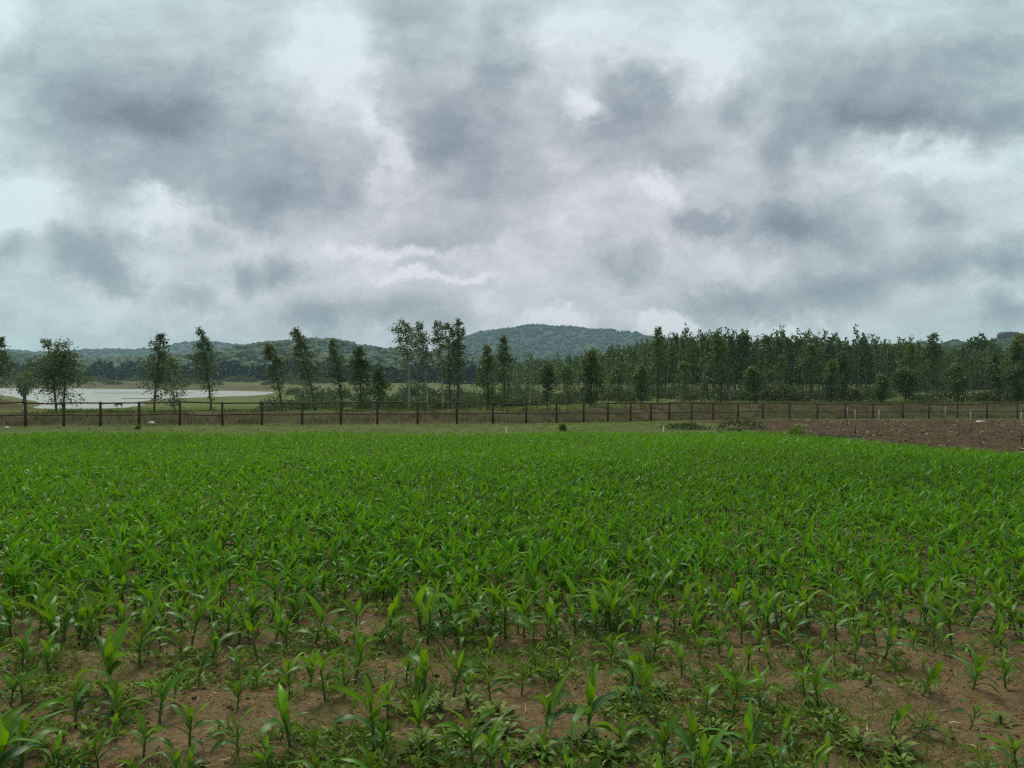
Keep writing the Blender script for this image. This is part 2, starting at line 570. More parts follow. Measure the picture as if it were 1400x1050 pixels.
def gz(x, y, detail=True):
    x = np.asarray(x, float); y = np.asarray(y, float)
    dF = fence_d(x)
    s = y - dF
    zf = -.0178 * np.maximum(y, 0) - .0203 * np.maximum(y - 36, 0)
    u = x / np.maximum(y, 20)
    k = smooth(-.12, .22, u)
    fade = 1 - smooth(5, 70, s)
    zl = np.interp(y - (dF - 36) * fade, LD, LZ)
    zr = np.interp(y - (dF - 55) * fade, RD, RZ)
    zb = zl * (1 - k) + zr * k
    z = np.where(s <= 0, zf, zf + (zb - zf) * smooth(0, 1.2, s))
    z = z + 1.05 * np.exp(-(((x + 36) / 3.6) ** 2 + ((y - 50) / 4.0) ** 2) ** 1.5) * (s > 0)
    far = (y > 70) & (y < 420) & (x < 40)
    if np.any(far):
        sd = np.where(far, pond_sd(x, y), 1e3)
        shore = POND_Z + np.where(sd < 0, np.maximum(sd * .06, -.9), np.minimum(.03 * sd, .4) + .02)
        z = np.where(sd < 0, shore, np.where(sd < 60, np.maximum(z, shore), z))
    z = z + .25 * fbm(x * .05, y * .05, 3, 3) * smooth(45, 90, y) * (1 - smooth(90, 99, y) * (u < -.1))
    if detail:
        near = 1 - smooth(7, 20, y)
        row = np.sin((y + .25 * np.sin(x * .35) + .04 * x) * 2 * math.pi / .56 + 1.1)
        z = z + near * (.022 * row + .06 * fbm(x * 2.2, y * 2.2, 3, 5) + .022 * fbm(x * 9, y * 9, 3, 9, .6))
        pm = plough_mask(x, y) * (s < -.5) * smooth(14, 22, y)
        z = z + pm * (.16 * fbm(x * 1.1, y * 1.6, 3, 12) + .07 * fbm(x * 4, y * 4, 2, 15))
        bk = smooth(.6, 2.5, s) * (1 - smooth(4, 9, s))
        z = z + bk * (.30 * fbm(x * .8, y * .8, 4, 21, .6))
    return z


def g1(x, y):
    return float(gz(np.array([x]), np.array([y]))[0])


def at(px, d):
    """World x of photograph column px at distance d."""
    return (px - 700) / F * d


def axis_steps(fine0, fine1, step, rel, lo, hi):
    a = list(np.arange(fine0, fine1, step))
    v = fine1
    while v < hi:
        a.append(v); v += max(step, rel * abs(v))
    a.append(hi)
    v = fine0
    b = []
    while v > lo:
        v -= max(step, rel * abs(v)) if rel * abs(v) > step else step * 2
        b.append(max(v, lo))
    return np.array(sorted(set(np.round(b + a, 4))))


gx = axis_steps(-5.5, 5.5, .08, .025, -2400, 2400)
ys = list(np.arange(-150, -10, 20)) + list(np.arange(-10, 2, 2)) + list(np.arange(2, 2.9, .3))
v = 2.9
while v < 2500:
    ys.append(v); v += .065 if v < 7 else max(.065, min(.019 * (v - 3.4), 60)) if not 33 < v < 62 else .42
ys.append(2500)
gy = np.array(ys)
GX, GY = np.meshgrid(gx, gy)
x, y = GX.ravel(), GY.ravel()
z = gz(x, y)
s = y - fence_d(x)
wob = fbm(x * .5, y * .5, 4, 30)
fld = in_field(x, y).astype(float)
pm = plough_mask(x, y) * (y > 7)
front = (s < .2)
grass = np.where(front, np.where(fld > 0, 0, 1 - pm), 1.0)
strip_r = smooth(-4.5, -2.0, s + wob * 2.5) * front * smooth(6, 14, x) * .8
grass = np.maximum(grass, strip_r)
grass = np.where(y < 2.5, .3, grass)
u = x / np.maximum(y, 20)
bw = 3.6 + 3.2 * smooth(-.1, .2, u)
bank = smooth(-.4, .7, s + wob * 1.2) * (1 - smooth(bw - .8, bw + 1.2, s + wob * 2.0))
bank = np.maximum(bank, smooth(.25, .6, np.exp(-(((x + 36) / 4.2) ** 2 + ((y - 50) / 4.6) ** 2)) + wob * .3))
sd = np.where((y > 70) & (y < 460), pond_sd(x, y), 999.)
farbank = smooth(0, 6, sd + wob * 8) * (1 - smooth(30, 55, sd + wob * 40)) * smooth(215, 250, y) * (x < 10)
bank = np.maximum(bank, farbank * .9)
bank = np.maximum(bank, smooth(1.2, -.3, sd) * .9)
grass = grass * (1 - bank)
grass = np.clip(grass + np.where(front & (fld == 0), 0, 0), 0, 1)
nxg = len(gx)
i = np.arange(len(gy) - 1)[:, None] * nxg + np.arange(nxg - 1)[None]
FQ = np.stack([i, i + 1, i + nxg + 1, i + nxg], -1).reshape(-1, 4)
tag(link('ground', mesh('ground', np.stack([x, y, z], 1), FQ, M_GROUND, np.stack([grass, bank, pm * front], 1))),
    'red brown field soil, grass verge, bank and meadow', kind='structure')

# water: the outline filled with a fine fan of quads is not needed, one n-gon is flat
pm_ = bpy.data.meshes.new('pond')
pm_.from_pydata([(p[0], p[1], POND_Z + .006) for p in POND], [], [list(range(len(POND)))])
pm_.materials.append(M_WATER)
tag(link('pond', pm_), 'calm grey pond reflecting the overcast sky', kind='structure')
for (pa, pb, py, wd) in ((132, 262, 537.6, 1.6), (168, 236, 545.2, .5)):
    d = (CAM_Z - POND_Z) * F / (py - HZ)
    n = 26
    xs = np.linspace(at(pa, d), at(pb, d), n)
    ww = wd * np.sin(np.linspace(.05, math.pi - .05, n)) ** .6 * (.8 + .5 * vnoise(xs * .3, xs * 0, 3))
    yc = d + 1.2 * np.sin(xs * .12)
    V = []
    for k, off in enumerate((-1.3, -.6, 0, .6, 1.3)):
        V.append(np.stack([xs, yc + off * ww * 2.2, np.full(n, POND_Z + (-.25, .07, .12, .07, -.25)[k])], 1))
    V = np.concatenate(V)
    q = (np.arange(4)[:, None] * n + np.arange(n - 1)[None]).reshape(-1)
    tag(link('mud_bar', mesh('mud_bar', V, np.stack([q, q + 1, q + n + 1, q + n], 1), M_GROUND, np.tile([.75, .9, 0], (len(V), 1)))),
        'long low mud bar just above the pond water' if wd > 1 else 'short thin mud bar near the pond shore', kind='structure')


# ------------------------------------------------------------------ hills
def ico(level):
    import bmesh
    bm = bmesh.new()
    bmesh.ops.create_icosphere(bm, subdivisions=level, radius=1)
    V = np.array([v_.co[:] for v_ in bm.verts]); T = np.array([[v_.index for v_ in f.verts] for f in bm.faces])
    bm.free()
    return V, T


IV, IT = ico(2)
keep = IV[IT].mean(1)[:, 2] > -.45
IT_UP = IT[keep]
IV1, IT1 = ico(1)


def hill(label, D, prof, run_f, run_b, crown, count, base=-1, seed=0, green=0.0, floor_py=None, rg=None, forest_name=True):
    rg = np.random.default_rng(100 + seed)
    prof = np.array(prof, float)
    n, mrows = 150, 46
    px = np.linspace(prof[0, 0], prof[-1, 0], n)
    zc = CAM_Z + (HZ - np.interp(px, prof[:, 0], prof[:, 1])) / F * D - crown * .75
    X = (px - 700) / F * D
    t = np.linspace(-1, 1, mrows)

    def shape(tt, xx, zcv):
        a = np.abs(tt)
        sh = np.cos(np.clip(a, 0, 1) * math.pi / 2) ** 1.6
        rav = 1 + .28 * fbm(xx / (run_f * .22), tt * 3.0, 3, seed) * np.sin(np.clip(a, 0, 1) * math.pi) * 2
        return base + (np.maximum(zcv, base + .5) - base) * np.clip(sh * rav, 0, 1.02)
    TT, XX = np.meshgrid(t, X, indexing='ij')
    ZC = np.broadcast_to(zc, XX.shape)
    YY = D + np.where(TT < 0, TT * run_f, TT * run_b)
    ZZ = shape(TT, XX, ZC)
    i_ = (np.arange(mrows - 1)[:, None] * n + np.arange(n - 1)[None]).reshape(-1)
    V = np.stack([XX, YY, ZZ], -1).reshape(-1, 3)
    tag(link('hill', mesh('hill', V, np.stack([i_, i_ + 1, i_ + n + 1, i_ + n], 1), M_HILL, np.tile([.95, .25, 0], (len(V), 1)))), label, kind='structure')
    # wooded cover
    c = 0
    ppx = rg.uniform(prof[0, 0], prof[-1, 0], count)
    tt = -np.abs(rg.uniform(-.05, 1, count)) ** .8
    tt[: count // 7] = rg.uniform(-.06, .04, count // 7)
    zc_ = CAM_Z + (HZ - np.interp(ppx, prof[:, 0], prof[:, 1])) / F * D - crown * .75
    xx = (ppx - 700) / F * D
    zz = shape(tt, xx, zc_)
    yy = D + np.where(tt < 0, tt * run_f, tt * run_b)
    r = crown * .5 * rg.uniform(.6, 1.35, count)
    # clearings, as noise along the slope
    ok = fbm(xx / (crown * 9), yy / (crown * 9), 3, seed + 50) > -.27
    xx, yy, zz, r = xx[ok], yy[ok], zz[ok], r[ok]
    m_ = len(xx)
    BV, BT = (IV, IT_UP) if D < 1000 else (IV1, IT1)
    J = 1 + rg.uniform(-.30, .30, (m_, len(BV)))
    P = BV[None] * J[..., None] * r[:, None, None] * np.array([1, 1, .82])
    ang = rg.uniform(0, 6.28, m_)
    ca, sa = np.cos(ang)[:, None], np.sin(ang)[:, None]
    P = np.stack([P[..., 0] * ca - P[..., 1] * sa, P[..., 0] * sa + P[..., 1] * ca, P[..., 2]], -1)
    P += np.stack([xx, yy, zz + r * .35], -1)[:, None]
    tint = np.zeros((m_, len(BV), 3))
    tint[..., 0] = np.clip(green + rg.uniform(0, .7, m_)[:, None] + .9 * fbm(xx / (crown * 5), yy / (crown * 5), 3, seed + 9)[:, None], 0, 1)
    tint[..., 1] = np.clip(rg.uniform(.1, .9, m_)[:, None] + rg.uniform(-.3, .3, (m_, len(BV))), 0, 1)
    Fq = (BT[None] + (np.arange(m_) * len(BV))[:, None, None]).reshape(-1, 3)
    return P.reshape(-1, 3), Fq, tint.reshape(-1, 3)


FOREST = []
FOREST.append(hill('broad flat topped bluish green wooded hill in the distance', 1500,
                   [(560, 492), (590, 481), (612, 470), (640, 458), (660, 452), (690, 448.5), (722, 445), (760, 447.5), (800, 449), (830, 450), (855, 453),
                    (890, 461), (930, 465), (980, 470), (1040, 480), (1100, 494)], 420, 380, 7.5, 5200, seed=1))
FOREST.append(hill('low blue green wooded ridge beyond the pond', 1700,
                   [(-220, 484), (-60, 480), (0, 478), (30, 477), (55, 480), (100, 479.5), (150, 475.5), (190, 477), (215, 475), (240, 470), (270, 465), (300, 467),
                    (340, 472), (400, 477), (470, 482), (560, 494)], 420, 380, 8.5, 3600, seed=2))
FOREST.append(hill('dark green wooded hill behind the pond', 720,
                   [(-260, 486), (0, 484), (40, 482), (80, 488), (130, 489), (200, 488), (250, 488), (300, 482), (345, 475), (385, 467), (425, 463), (465, 464.5),
                    (500, 473), (530, 475.5), (560, 477), (620, 484), (680, 494), (760, 506)], 330, 260, 8.0, 4600, seed=3, green=.35))
FOREST.append(hill('wooded hill rising behind the right hand trees', 560,
                   [(1080, 492), (1150, 480), (1200, 472), (1240, 468), (1290, 471), (1330, 467), (1355, 463), (1372, 461), (1395, 457), (1430, 452),
                    (1520, 446), (1680, 450), (1800, 470)], 300, 240, 7.5, 1900, seed=4, green=.25))
nv = 0
FV, FF, FT = [], [], []
for (a, b, c) in FOREST:
    FV.append(a); FF.append(b + nv); FT.append(c); nv += len(a)
tag(link('hillside_forest', mesh('hillside_forest', np.concatenate(FV), np.concatenate(FF), M_FOREST, np.concatenate(FT))),
    'dense broadleaf forest covering the distant hills', kind='stuff')

# rock outcrop on the right hill
V, T = ico(4)
q = 1 + .35 * fbm(V[:, 0] * 2 + 5, V[:, 1] * 2 + V[:, 2] * 1.7, 4, 77)
V = V * q[:, None]
V[:, 2] = np.where(V[:, 2] > .45, .45 + (V[:, 2] - .45) * .3, V[:, 2])
V *= np.array([7.0, 6, 4.6])
o = link('rock_outcrop', mesh('rock_outcrop', V, T, M_ROCK))
o.location = (at(1374, 560), 556, CAM_Z + (HZ - 459.5) / F * 556 + .4)
tag(o, 'bare dark rock outcrop capping the wooded hill at the right', 'rock')


# ------------------------------------------------------------------ trees
def leaf_cloud(geo, pts, axis, ln, wd, young, rg):
    V, Q = rhombi(pts, axis, ln, wd, rg=rg)
    n_ = len(pts)
    T_ = np.zeros((n_, 4, 3))
    T_[..., 0] = np.clip(young, 0, 1)[:, None]
    T_[..., 1] = rg.uniform(0, 1, n_)[:, None]
    T_[..., 2] = 1
    geo.add(V, Q, T_.reshape(-1, 3))


def make_tree(rg, H, Rw, lean=(0, 0), cb=.2, dens=1.0, young=.1, top_young=.25, droop=.8, low=.35, leaf=.34, trunks=1, bark=None, leafm=None, nb=46, rtrunk=.075, peak=.45):
    tr, cr = Geo(), Geo()
    for q_ in range(trunks):
        off = np.array([0, 0]) if q_ == 0 else np.array([rg.uniform(.3, .8) * (1 if rg.random() < .5 else -1), rg.uniform(-.3, .3)])
        hh = H * (1 if q_ == 0 else rg.uniform(.85, .97))
        t = np.linspace(0, 1, 9)
        wob = np.cumsum(rg.normal(0, .05 * Rw, (9, 2)), 0) * t[:, None]
        pts = np.stack([off[0] + lean[0] * t ** 1.4 + wob[:, 0] + off[0] * .6 * t, off[1] + lean[1] * t ** 1.4 + wob[:, 1], hh * t], 1)
        tr.tube(pts, rtrunk * (1 - .85 * t) + .008, 6)
        n_b = int(nb / trunks ** .5)
        for b in range(n_b):
            tb = cb + (1 - cb) * ((b + rg.random()) / n_b)
            s_ = (tb - cb) / (1 - cb)
            a = b * 2.4 + rg.uniform(-.5, .5)
            gapn = float(vnoise(np.array(tb * 7.0 + 31 * q_), np.array(a % 6.283 * .8), int(H * 1000) % 997))
            if gapn < .27 and .05 < s_ < .93:
                continue
            r = (.62 + .75 * gapn) * Rw * ((.35 + .65 * (s_ / peak) ** .8) if s_ < peak else (.12 + .88 * ((1 - s_) / (1 - peak)) ** .75)) * rg.uniform(.55, 1.2)
            p0 = np.array([np.interp(tb, t, pts[:, k]) for k in range(3)])
            up = rg.uniform(.35, 1.15)
            m_ = 5
            ss = np.linspace(0, 1, m_)
            br = p0 + np.stack([np.cos(a) * r * ss, np.sin(a) * r * ss, r * (up * ss - droop * .75 * ss ** 2.2)], 1)
            tr.tube(br, .018 * (1 - ss) + .004, 4, cap=False)
            f = dens * (low + (1 - low) * smooth(.05, .5, s_))
            k = max(2, int(f * (20 + 56 * r) * (1.0 + .5 * (s_ > .6))))
            sl = rg.uniform(.15, 1.05, k)
            base = np.stack([np.interp(sl, ss, br[:, c_]) for c_ in range(3)], 1)
            base += rg.normal(0, .07 + .09 * r, (k, 3)) * np.array([1, 1, 1.1])
            ax = np.stack([np.cos(a) + rg.normal(0, .7, k), np.sin(a) + rg.normal(0, .7, k), -droop * rg.uniform(.2, 2.0, k) + .3], 1)
            yg = young + top_young * s_ ** 2 + rg.normal(0, .12, k)
            leaf_cloud(cr, base, ax, leaf * rg.uniform(.6, 1.3, k), leaf * .42 * rg.uniform(.7, 1.3, k), yg, rg)
        # leading shoot
        k = int(14 * dens)
        base = pts[-1] - np.array([0, 0, .25]) + rg.normal(0, 1, (k, 3)) * np.array([.09, .09, .14])
        leaf_cloud(cr, base, rg.normal(0, .5, (k, 3)) + np.array([0, 0, .3]), leaf * .8, leaf * .3, young + top_young + rg.normal(0, .1, k), rg)
    return tr, cr


# (px of foot, distance, row of top, crown half width px, sideways lean px, style, label)
TREES = [
    (-2, 58, 462, 20, 2, 'dark', 'dark drooping gum tree cut off by the left edge of the view'),
    (77, 58, 466, 34, 3, 'twin', 'broad twin trunked gum tree drooping in front of the pond'),
    (211, 58, 456, 23, 6, 'dark', 'dark full crowned gum tree at the end of the pond'),
    (239, 56, 489, 21, -5, 'pale', 'sparse pale sapling leaning beside the dark gum tree'),
    (289, 58, 449, 18, -16, 'column', 'tall narrow gum tree alone right of the pond'),
    (386, 57, 470, 17, -18, 'column', 'narrow gum tree leaning left at the pond tip'),
    (431, 56, 449, 17, -26, 'column', 'tall dark gum tree with its top swept far to the left'),
    (468, 58, 464, 15, -16, 'thin', 'slim loose gum tree before the dark wooded hill'),
    (494, 57, 474, 15, -6, 'dark', 'dark forked gum tree of middling height before the hill'),
    (518, 54, 500, 14, 2, 'thin', 'small thin gum sapling standing low at the fence'),
    (560, 58, 439, 21, -6, 'high', 'tall gum tree with a rounded airy crown on bare trunk'),
    (585, 60, 440, 10, -12, 'high', 'very slender gum tree with bent narrow crown'),
    (606, 60, 438, 12, -9, 'high', 'slender gum tree with a tufted crown on long bare trunk'),
    (626, 56, 436, 16, 1, 'twin', 'tallest dense gum tree with twin dark columns'),
    (667, 57, 472, 16, -2, 'yellow', 'gum tree with yellowish patch below its pointed top'),
    (689, 62, 459, 15, 3, 'column', 'pointed gum tree in front of the flat topped hill'),
    (725, 64, 482, 14, 0, 'red', 'thin reddish half bare sapling with pale foot'),
    (748, 64, 497, 12, 0, 'dark', 'short dark gum tree beside the reddish sapling'),
    (774, 66, 499, 14, 0, 'pale', 'loose pale sapling left of the bushy yellow green tree'),
    (807, 62, 479, 20, 2, 'bush', 'bushy dense tree with bright yellow green top'),
    (843, 68, 502, 12, 0, 'pale', 'thin pale sapling among bushes beside the bushy yellow green tree'),
    (877, 64, 500, 13, 2, 'yellow', 'short tree with yellow green tip among grey shrubs'),
    (899, 66, 447, 12, -1, 'goldcol', 'tall narrow yellowish tree rising above the plantation edge'),
    (932, 66, 494, 14, 2, 'pale', 'greyish loose sapling just right of the tall yellowish tree'),
    (958, 68, 488, 16, 3, 'pale', 'wide greyish loose sapling before the plantation trunks'),
    (986, 66, 454, 16, -2, 'goldcol', 'tall tree with golden top and dark middle before the plantation'),
    (1032, 62, 502, 15, -3, 'yellow', 'small leaning tree with bright yellow green flank'),
    (1070, 70, 486, 13, 1, 'pale', 'faint grey green sapling before the plantation middle'),
    (1109, 68, 471, 16, -2, 'column', 'broad grey green column tree before the plantation'),
    (1136, 66, 493, 13, -1, 'yellow', 'tree with a small yellow tip and dark skirts'),
    (1152, 68, 480, 11, 1, 'dark', 'dark slim tree touching the yellow tipped tree'),
    (1204, 64, 512, 9, 1, 'yellow', 'very small slim tree at the corner of the green clearing'),
    (1238, 64, 503, 18, 0, 'dark', 'low bushy dark tree standing in the green clearing'),
    (1243, 72, 470, 13, 0, 'goldcol', 'tall olive tree directly behind the low bushy dark tree'),
    (1276, 70, 456, 15, -1, 'column', 'tall pointed tree rising above the wooded skyline'),
    (1310, 66, 497, 16, 0, 'yellow', 'small yellow topped tree left of the big round tree'),
    (1366, 66, 484, 15, -3, 'column', 'grey green tree with pointed top near the field edge'),
    (1391, 64, 458, 21, 4, 'bush', 'tall olive tree crowding the right edge of the view'),
    (1440, 64, 462, 22, 0, 'dark', 'dark gum tree just beyond the right edge of the view'),
    (-60, 58, 470, 22, 0, 'dark', 'dark gum tree just beyond the left edge of the view'),
]
STY = {
    'dark': dict(cb=.14, dens=1.0, young=.04, top_young=.14, low=.35, nb=56),
    'twin': dict(cb=.12, dens=1.0, young=.05, top_young=.2, low=.32, nb=60, trunks=2),
    'pale': dict(cb=.12, dens=.62, young=.22, top_young=.10, low=.7, nb=46),
    'column': dict(cb=.12, dens=.9, young=.10, top_young=.2, low=.22, nb=58, peak=.5),
    'thin': dict(cb=.1, dens=.8, young=.08, top_young=.10, low=.45, nb=48),
    'high': dict(cb=.34, dens=.75, young=.14, top_young=.16, low=.28, nb=44, peak=.62),
    'yellow': dict(cb=.10, dens=1.0, young=.06, top_young=.75, low=.6, nb=50),
    'red': dict(cb=.15, dens=.32, young=.15, top_young=.1, low=.6, nb=42),
    'bush': dict(cb=.05, dens=1.35, young=.05, top_young=.7, low=.9, nb=70, peak=.4),
    'goldcol': dict(cb=.10, dens=.95, young=.10, top_young=.6, low=.5, nb=56),
}
for k, (px, d, top, hw, lean, sty, lab) in enumerate(TREES):
    rg = np.random.default_rng(300 + k)
    X = at(px, d); zb = g1(X, d)
    H = CAM_Z + (HZ - top) / F * d - zb
    tr, cr = make_tree(rg, H, hw / F * d * 1.05, lean=(lean / F * d, rg.uniform(-.3, .3)), leaf=.195, **STY[sty])
    t = thing('gum_tree' if sty not in ('bush', 'red', 'pale') else {'bush': 'bushy_tree', 'red': 'sapling', 'pale': 'sapling'}[sty], lab, 'tree', (X, d, zb - .05), 0, 'young trees along the bank beyond the fence')
    link('trunk', tr.build('trunk', M_BARK if sty in ('red', 'high', 'pale') else M_BARK_DK), t)
    link('crown', cr.build('crown', M_EUC), t)

# far single trees: the big round one, a small yellowish one by the pond
for (px, d, top, hw, base_cb, lab, yg, nm) in [(1341, 150, 461, 19, .32, 'big round dark tree with a visible trunk beyond the clearing', .0, 'round_tree'),
                                               (33, 118, 506, 9, .25, 'small round yellowish tree on the pond shore', .55, 'round_tree'),
                                               (1385, 170, 476, 15, .2, 'round dark green tree right of the big round tree', .05, 'round_tree'),
                                               (1300, 160, 480, 17, .2, 'spreading green tree left of the big round tree', .15, 'round_tree')]:
    rg = np.random.default_rng(px)
    X = at(px, d); zb = g1(X, d)
    H = CAM_Z + (HZ - top) / F * d - zb
    Rr = hw / F * d
    tr, cr = Geo(), Geo()
    tr.tube([(0, 0, 0), (.1, 0, H * .3), (0, .1, H * .6)], [.3, .2, .1], 8)
    n_ = 1500
    dirs = rg.normal(size=(n_, 3)); dirs /= np.linalg.norm(dirs, axis=1, keepdims=True)
    lump = 1 + .9 * fbm(dirs[:, 0] * 2.5 + 9, dirs[:, 1] * 2.5 + dirs[:, 2] * 2.1, 2, px)
    rad = rg.uniform(.35, 1, n_) ** .5 * lump
    hc = H * (1 - base_cb) / 2
    P = dirs * rad[:, None] * np.array([Rr, Rr, hc]) + np.array([0, 0, H - hc])
    for b in range(9):
        e = P[rg.integers(n_)] * .7 + np.array([0, 0, H * .2])
        tr.tube([(0, 0, H * .25), tuple(e * .5 + np.array([0, 0, H * .15])), tuple(e)], [.12, .07, .03], 5, cap=False)
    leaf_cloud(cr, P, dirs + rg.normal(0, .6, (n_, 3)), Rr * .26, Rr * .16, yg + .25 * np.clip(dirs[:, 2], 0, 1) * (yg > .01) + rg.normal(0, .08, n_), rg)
    t = thing(nm, lab, 'tree', (X, d, zb - .1))
    link('trunk', tr.build('trunk', M_BARK_DK), t)
    link('crown', cr.build('crown', M_PLANT if yg < .5 else M_EUC), t)


# plantation of slender trees
def plantation_proto(rg, H=8.6, leaves=380):
    tr, cr = Geo(), Geo()
    t = np.linspace(0, 1, 6)
    bend = rg.normal(0, .25, 2)
    pts = np.stack([bend[0] * t ** 2, bend[1] * t ** 2, H * .96 * t], 1)
    tr.tube(pts, .085 * (1 - .75 * t) + .01, 5)
    hs = rg.uniform(.10, 1.0, leaves) ** .75
    a = rg.uniform(0, 6.283, leaves)
    r = rg.uniform(.1, 1, leaves) ** .6 * (.35 + .75 * np.sin(np.clip((hs - .25) / .75, 0, 1) * math.pi) ** .8) * rg.uniform(.7, 1.15)
    P = np.stack([np.interp(hs, t, pts[:, 0]) + np.cos(a) * r, np.interp(hs, t, pts[:, 1]) + np.sin(a) * r, hs * H * .95], 1)
    ax = np.stack([np.cos(a), np.sin(a), rg.normal(-.1, .5, leaves)], 1)
    leaf_cloud(cr, P, ax, rg.uniform(.35, .75, leaves), rg.uniform(.2, .42, leaves), .15 + .55 * rg.uniform(0, 1, leaves) * (hs < .85), rg)
    # ragged tufted leaders above the crown
    for b in range(rg.integers(1, 4)):
        d_ = np.array([rg.normal(.3, .5), rg.normal(0, .4), rg.uniform(.5, 2.1)])
        k = 28
        s_ = rg.uniform(.1, 1, k)
        P = pts[-1] - np.array([0, 0, .4]) + d_ * s_[:, None] + rg.normal(0, .13, (k, 3))
        tr.tube([pts[-1] - np.array([0, 0, .5]), pts[-1] - np.array([0, 0, .4]) + d_], [.03, .012], 4, cap=False)
        leaf_cloud(cr, P, rg.normal(0, .7, (k, 3)) + np.array([.3, 0, 0]), rg.uniform(.3, .55, k), rg.uniform(.16, .3, k), rg.uniform(0, .2, k), rg)
    return tr, cr


ORD = lambda n_: '%d%s' % (n_, 'th' if 10 <= n_ % 100 <= 20 else {1: 'st', 2: 'nd', 3: 'rd'}.get(n_ % 10, 'th'))
PG = 'slender trees of the close planted stand beyond the fence'
PL = 'slender dark green tree with pale straight trunk in the close planted stand'
protos = []
for k in range(9):
    rg = np.random.default_rng(700 + k)
    tr, cr = plantation_proto(rg)
    t = thing('plantation_tree', PL, 'tree', (0, 0, 0), 0, PG)
    link('trunk', tr.build('trunk', M_BARK), t)
    link('crown', cr.build('crown', M_PLANT), t)
    protos.append(t)
rg = np.random.default_rng(5)
spots = []
D0x = [680, 740, 800, 850, 890, 950, 1100, 1250, 1330]
D0d = [215, 190, 165, 138, 122, 112, 112, 120, 136]
for row in range(6):
    px = 690 + rg.uniform(0, 8)
    while px < 1395:
        d = np.interp(px, D0x, D0d) * (1 + row * .035) + rg.normal(0, 1.0)
        spots.append((px + rg.normal(0, 2.0), d, row))
        px += 13.0 * (1 + .1 * row) * rg.uniform(.75, 1.25)
spots = spots[:299]
for k, (px, d, row) in enumerate(spots):
    X = at(px, d)
    sc = rg.uniform(.86, 1.10) * np.interp(px, [690, 760, 880, 920, 1180, 1275, 1395], [.82, .88, .95, .96, .95, .84, .80])
    p = protos[k % len(protos)]
    lab = PL if row else 'slender plantation tree with pale trunk, %s from the left in the front row' % ORD(k + 1)
    args = (lab, (X, d, g1(X, d) - .05), (rg.normal(0, .02), rg.normal(0, .02), rg.uniform(0, 6.28)), (sc, sc, sc))
    if k < len(protos):
        p['label'] = lab
        p.location, p.rotation_euler, p.scale = args[1:]
    else:
        copy_tree(p, *args)
# deeper rows read as one mass
g_, gt = Geo(), None
for k in range(240):
    px = rg.uniform(690, 1330)
    d = np.interp(px, D0x, D0d) * rg.uniform(1.2, 1.6)
    X = at(px, d); zb = g1(X, d); H = 7.9 * rg.uniform(.8, 1.08)
    n_ = 150
    hs = rg.uniform(.2, 1, n_) ** .8
    P = np.stack([X + rg.normal(0, .6, n_), d + rg.normal(0, .6, n_), zb + hs * H], 1)
    leaf_cloud(g_, P, rg.normal(0, 1, (n_, 3)), rg.uniform(.5, .9, n_), rg.uniform(.3, .55, n_), rg.uniform(0, .4, n_), rg)
    g_.tube([(X, d, zb - .2), (X, d, zb + H * .5), (X, d, zb + H * .95)], [.09, .06, .02], 4, cap=False)
tag(link('plantation_wood', g_.build('plantation_wood', M_PLANT)), 'deep dark mass of the plantation behind its front rows', kind='stuff')


# shrubs
def blob_plant(rg, n_, rx, rz, ln, wd, yg, stems=6, flat=.0):
    cr, tr = Geo(), Geo()
    dirs = rg.normal(size=(n_, 3)); dirs[:, 2] = np.abs(dirs[:, 2]) * 1.0 - flat
    dirs /= np.linalg.norm(dirs, axis=1, keepdims=True)
    lump = 1 + 1.1 * fbm(dirs[:, 0] * 2.2 + 4, dirs[:, 1] * 2.2 + dirs[:, 2] * 2, 2, int(rg.integers(999)))
    P = dirs * (rg.uniform(.3, 1, n_) ** .5 * lump)[:, None] * np.array([rx, rx * .8, rz])
    P[:, 2] = np.maximum(P[:, 2] + rz * .1, .03)
    leaf_cloud(cr, P, dirs + rg.normal(0, .7, (n_, 3)) + np.array([0, 0, .3]), ln * rg.uniform(.6, 1.3, n_), wd * rg.uniform(.7, 1.2, n_), yg + rg.normal(0, .15, n_), rg)
    for b in range(stems):
        e = dirs[rg.integers(n_)] * np.array([rx, rx, rz]) * .8
        tr.tube([(0, 0, -.05), tuple(e * .4 + np.array([0, 0, rz * .2])), tuple(e)], [.03, .02, .008], 4, cap=False)
    return tr, cr


sh_protos = []
for k in range(6):
    rg = np.random.default_rng(900 + k)
    tr, cr = blob_plant(rg, 620, 1.5, 1.1, .26, .14, .25 + .12 * k % .5)
    t = thing('shrub', 'x', 'shrub', (0, 0, 0), 0, 'grey green shrubs along the foot of the trees')
    link('stem', tr.build('stem', M_BARK_DK), t)
    link('foliage', cr.build('foliage', M_SHRUB), t)
    sh_protos.append(t)
rg = np.random.default_rng(77)
bush_meshes = {}
rngS = np.random.default_rng(78)
SHR = [(px, 74 + rg.uniform(-5, 9), 1.0) for px in np.arange(655, 1215, 17.0)]
SHR += [(545, 66, .75), (573, 64, .9), (598, 66, .8), (630, 70, .8), (372, 90, .9), (1262, 72, .7), (1290, 68, .9), (1330, 70, 1.0), (1352, 68, .8), (1372, 70, 1.), (1398, 70, 1.)]
SHR += [(px + rngS.uniform(-5, 5), rngS.uniform(64, 100), rngS.uniform(.55, 1.1)) for px in np.linspace(395, 660, 20)]
SHR += [(px + rngS.uniform(-6, 6), rngS.uniform(100, 165), rngS.uniform(1.0, 2.0)) for px in np.linspace(400, 720, 22)]
SHR.sort()
ORD = lambda n_: '%d%s' % (n_, 'th' if 10 <= n_ % 100 <= 20 else {1: 'st', 2: 'nd', 3: 'rd'}.get(n_ % 10, 'th'))
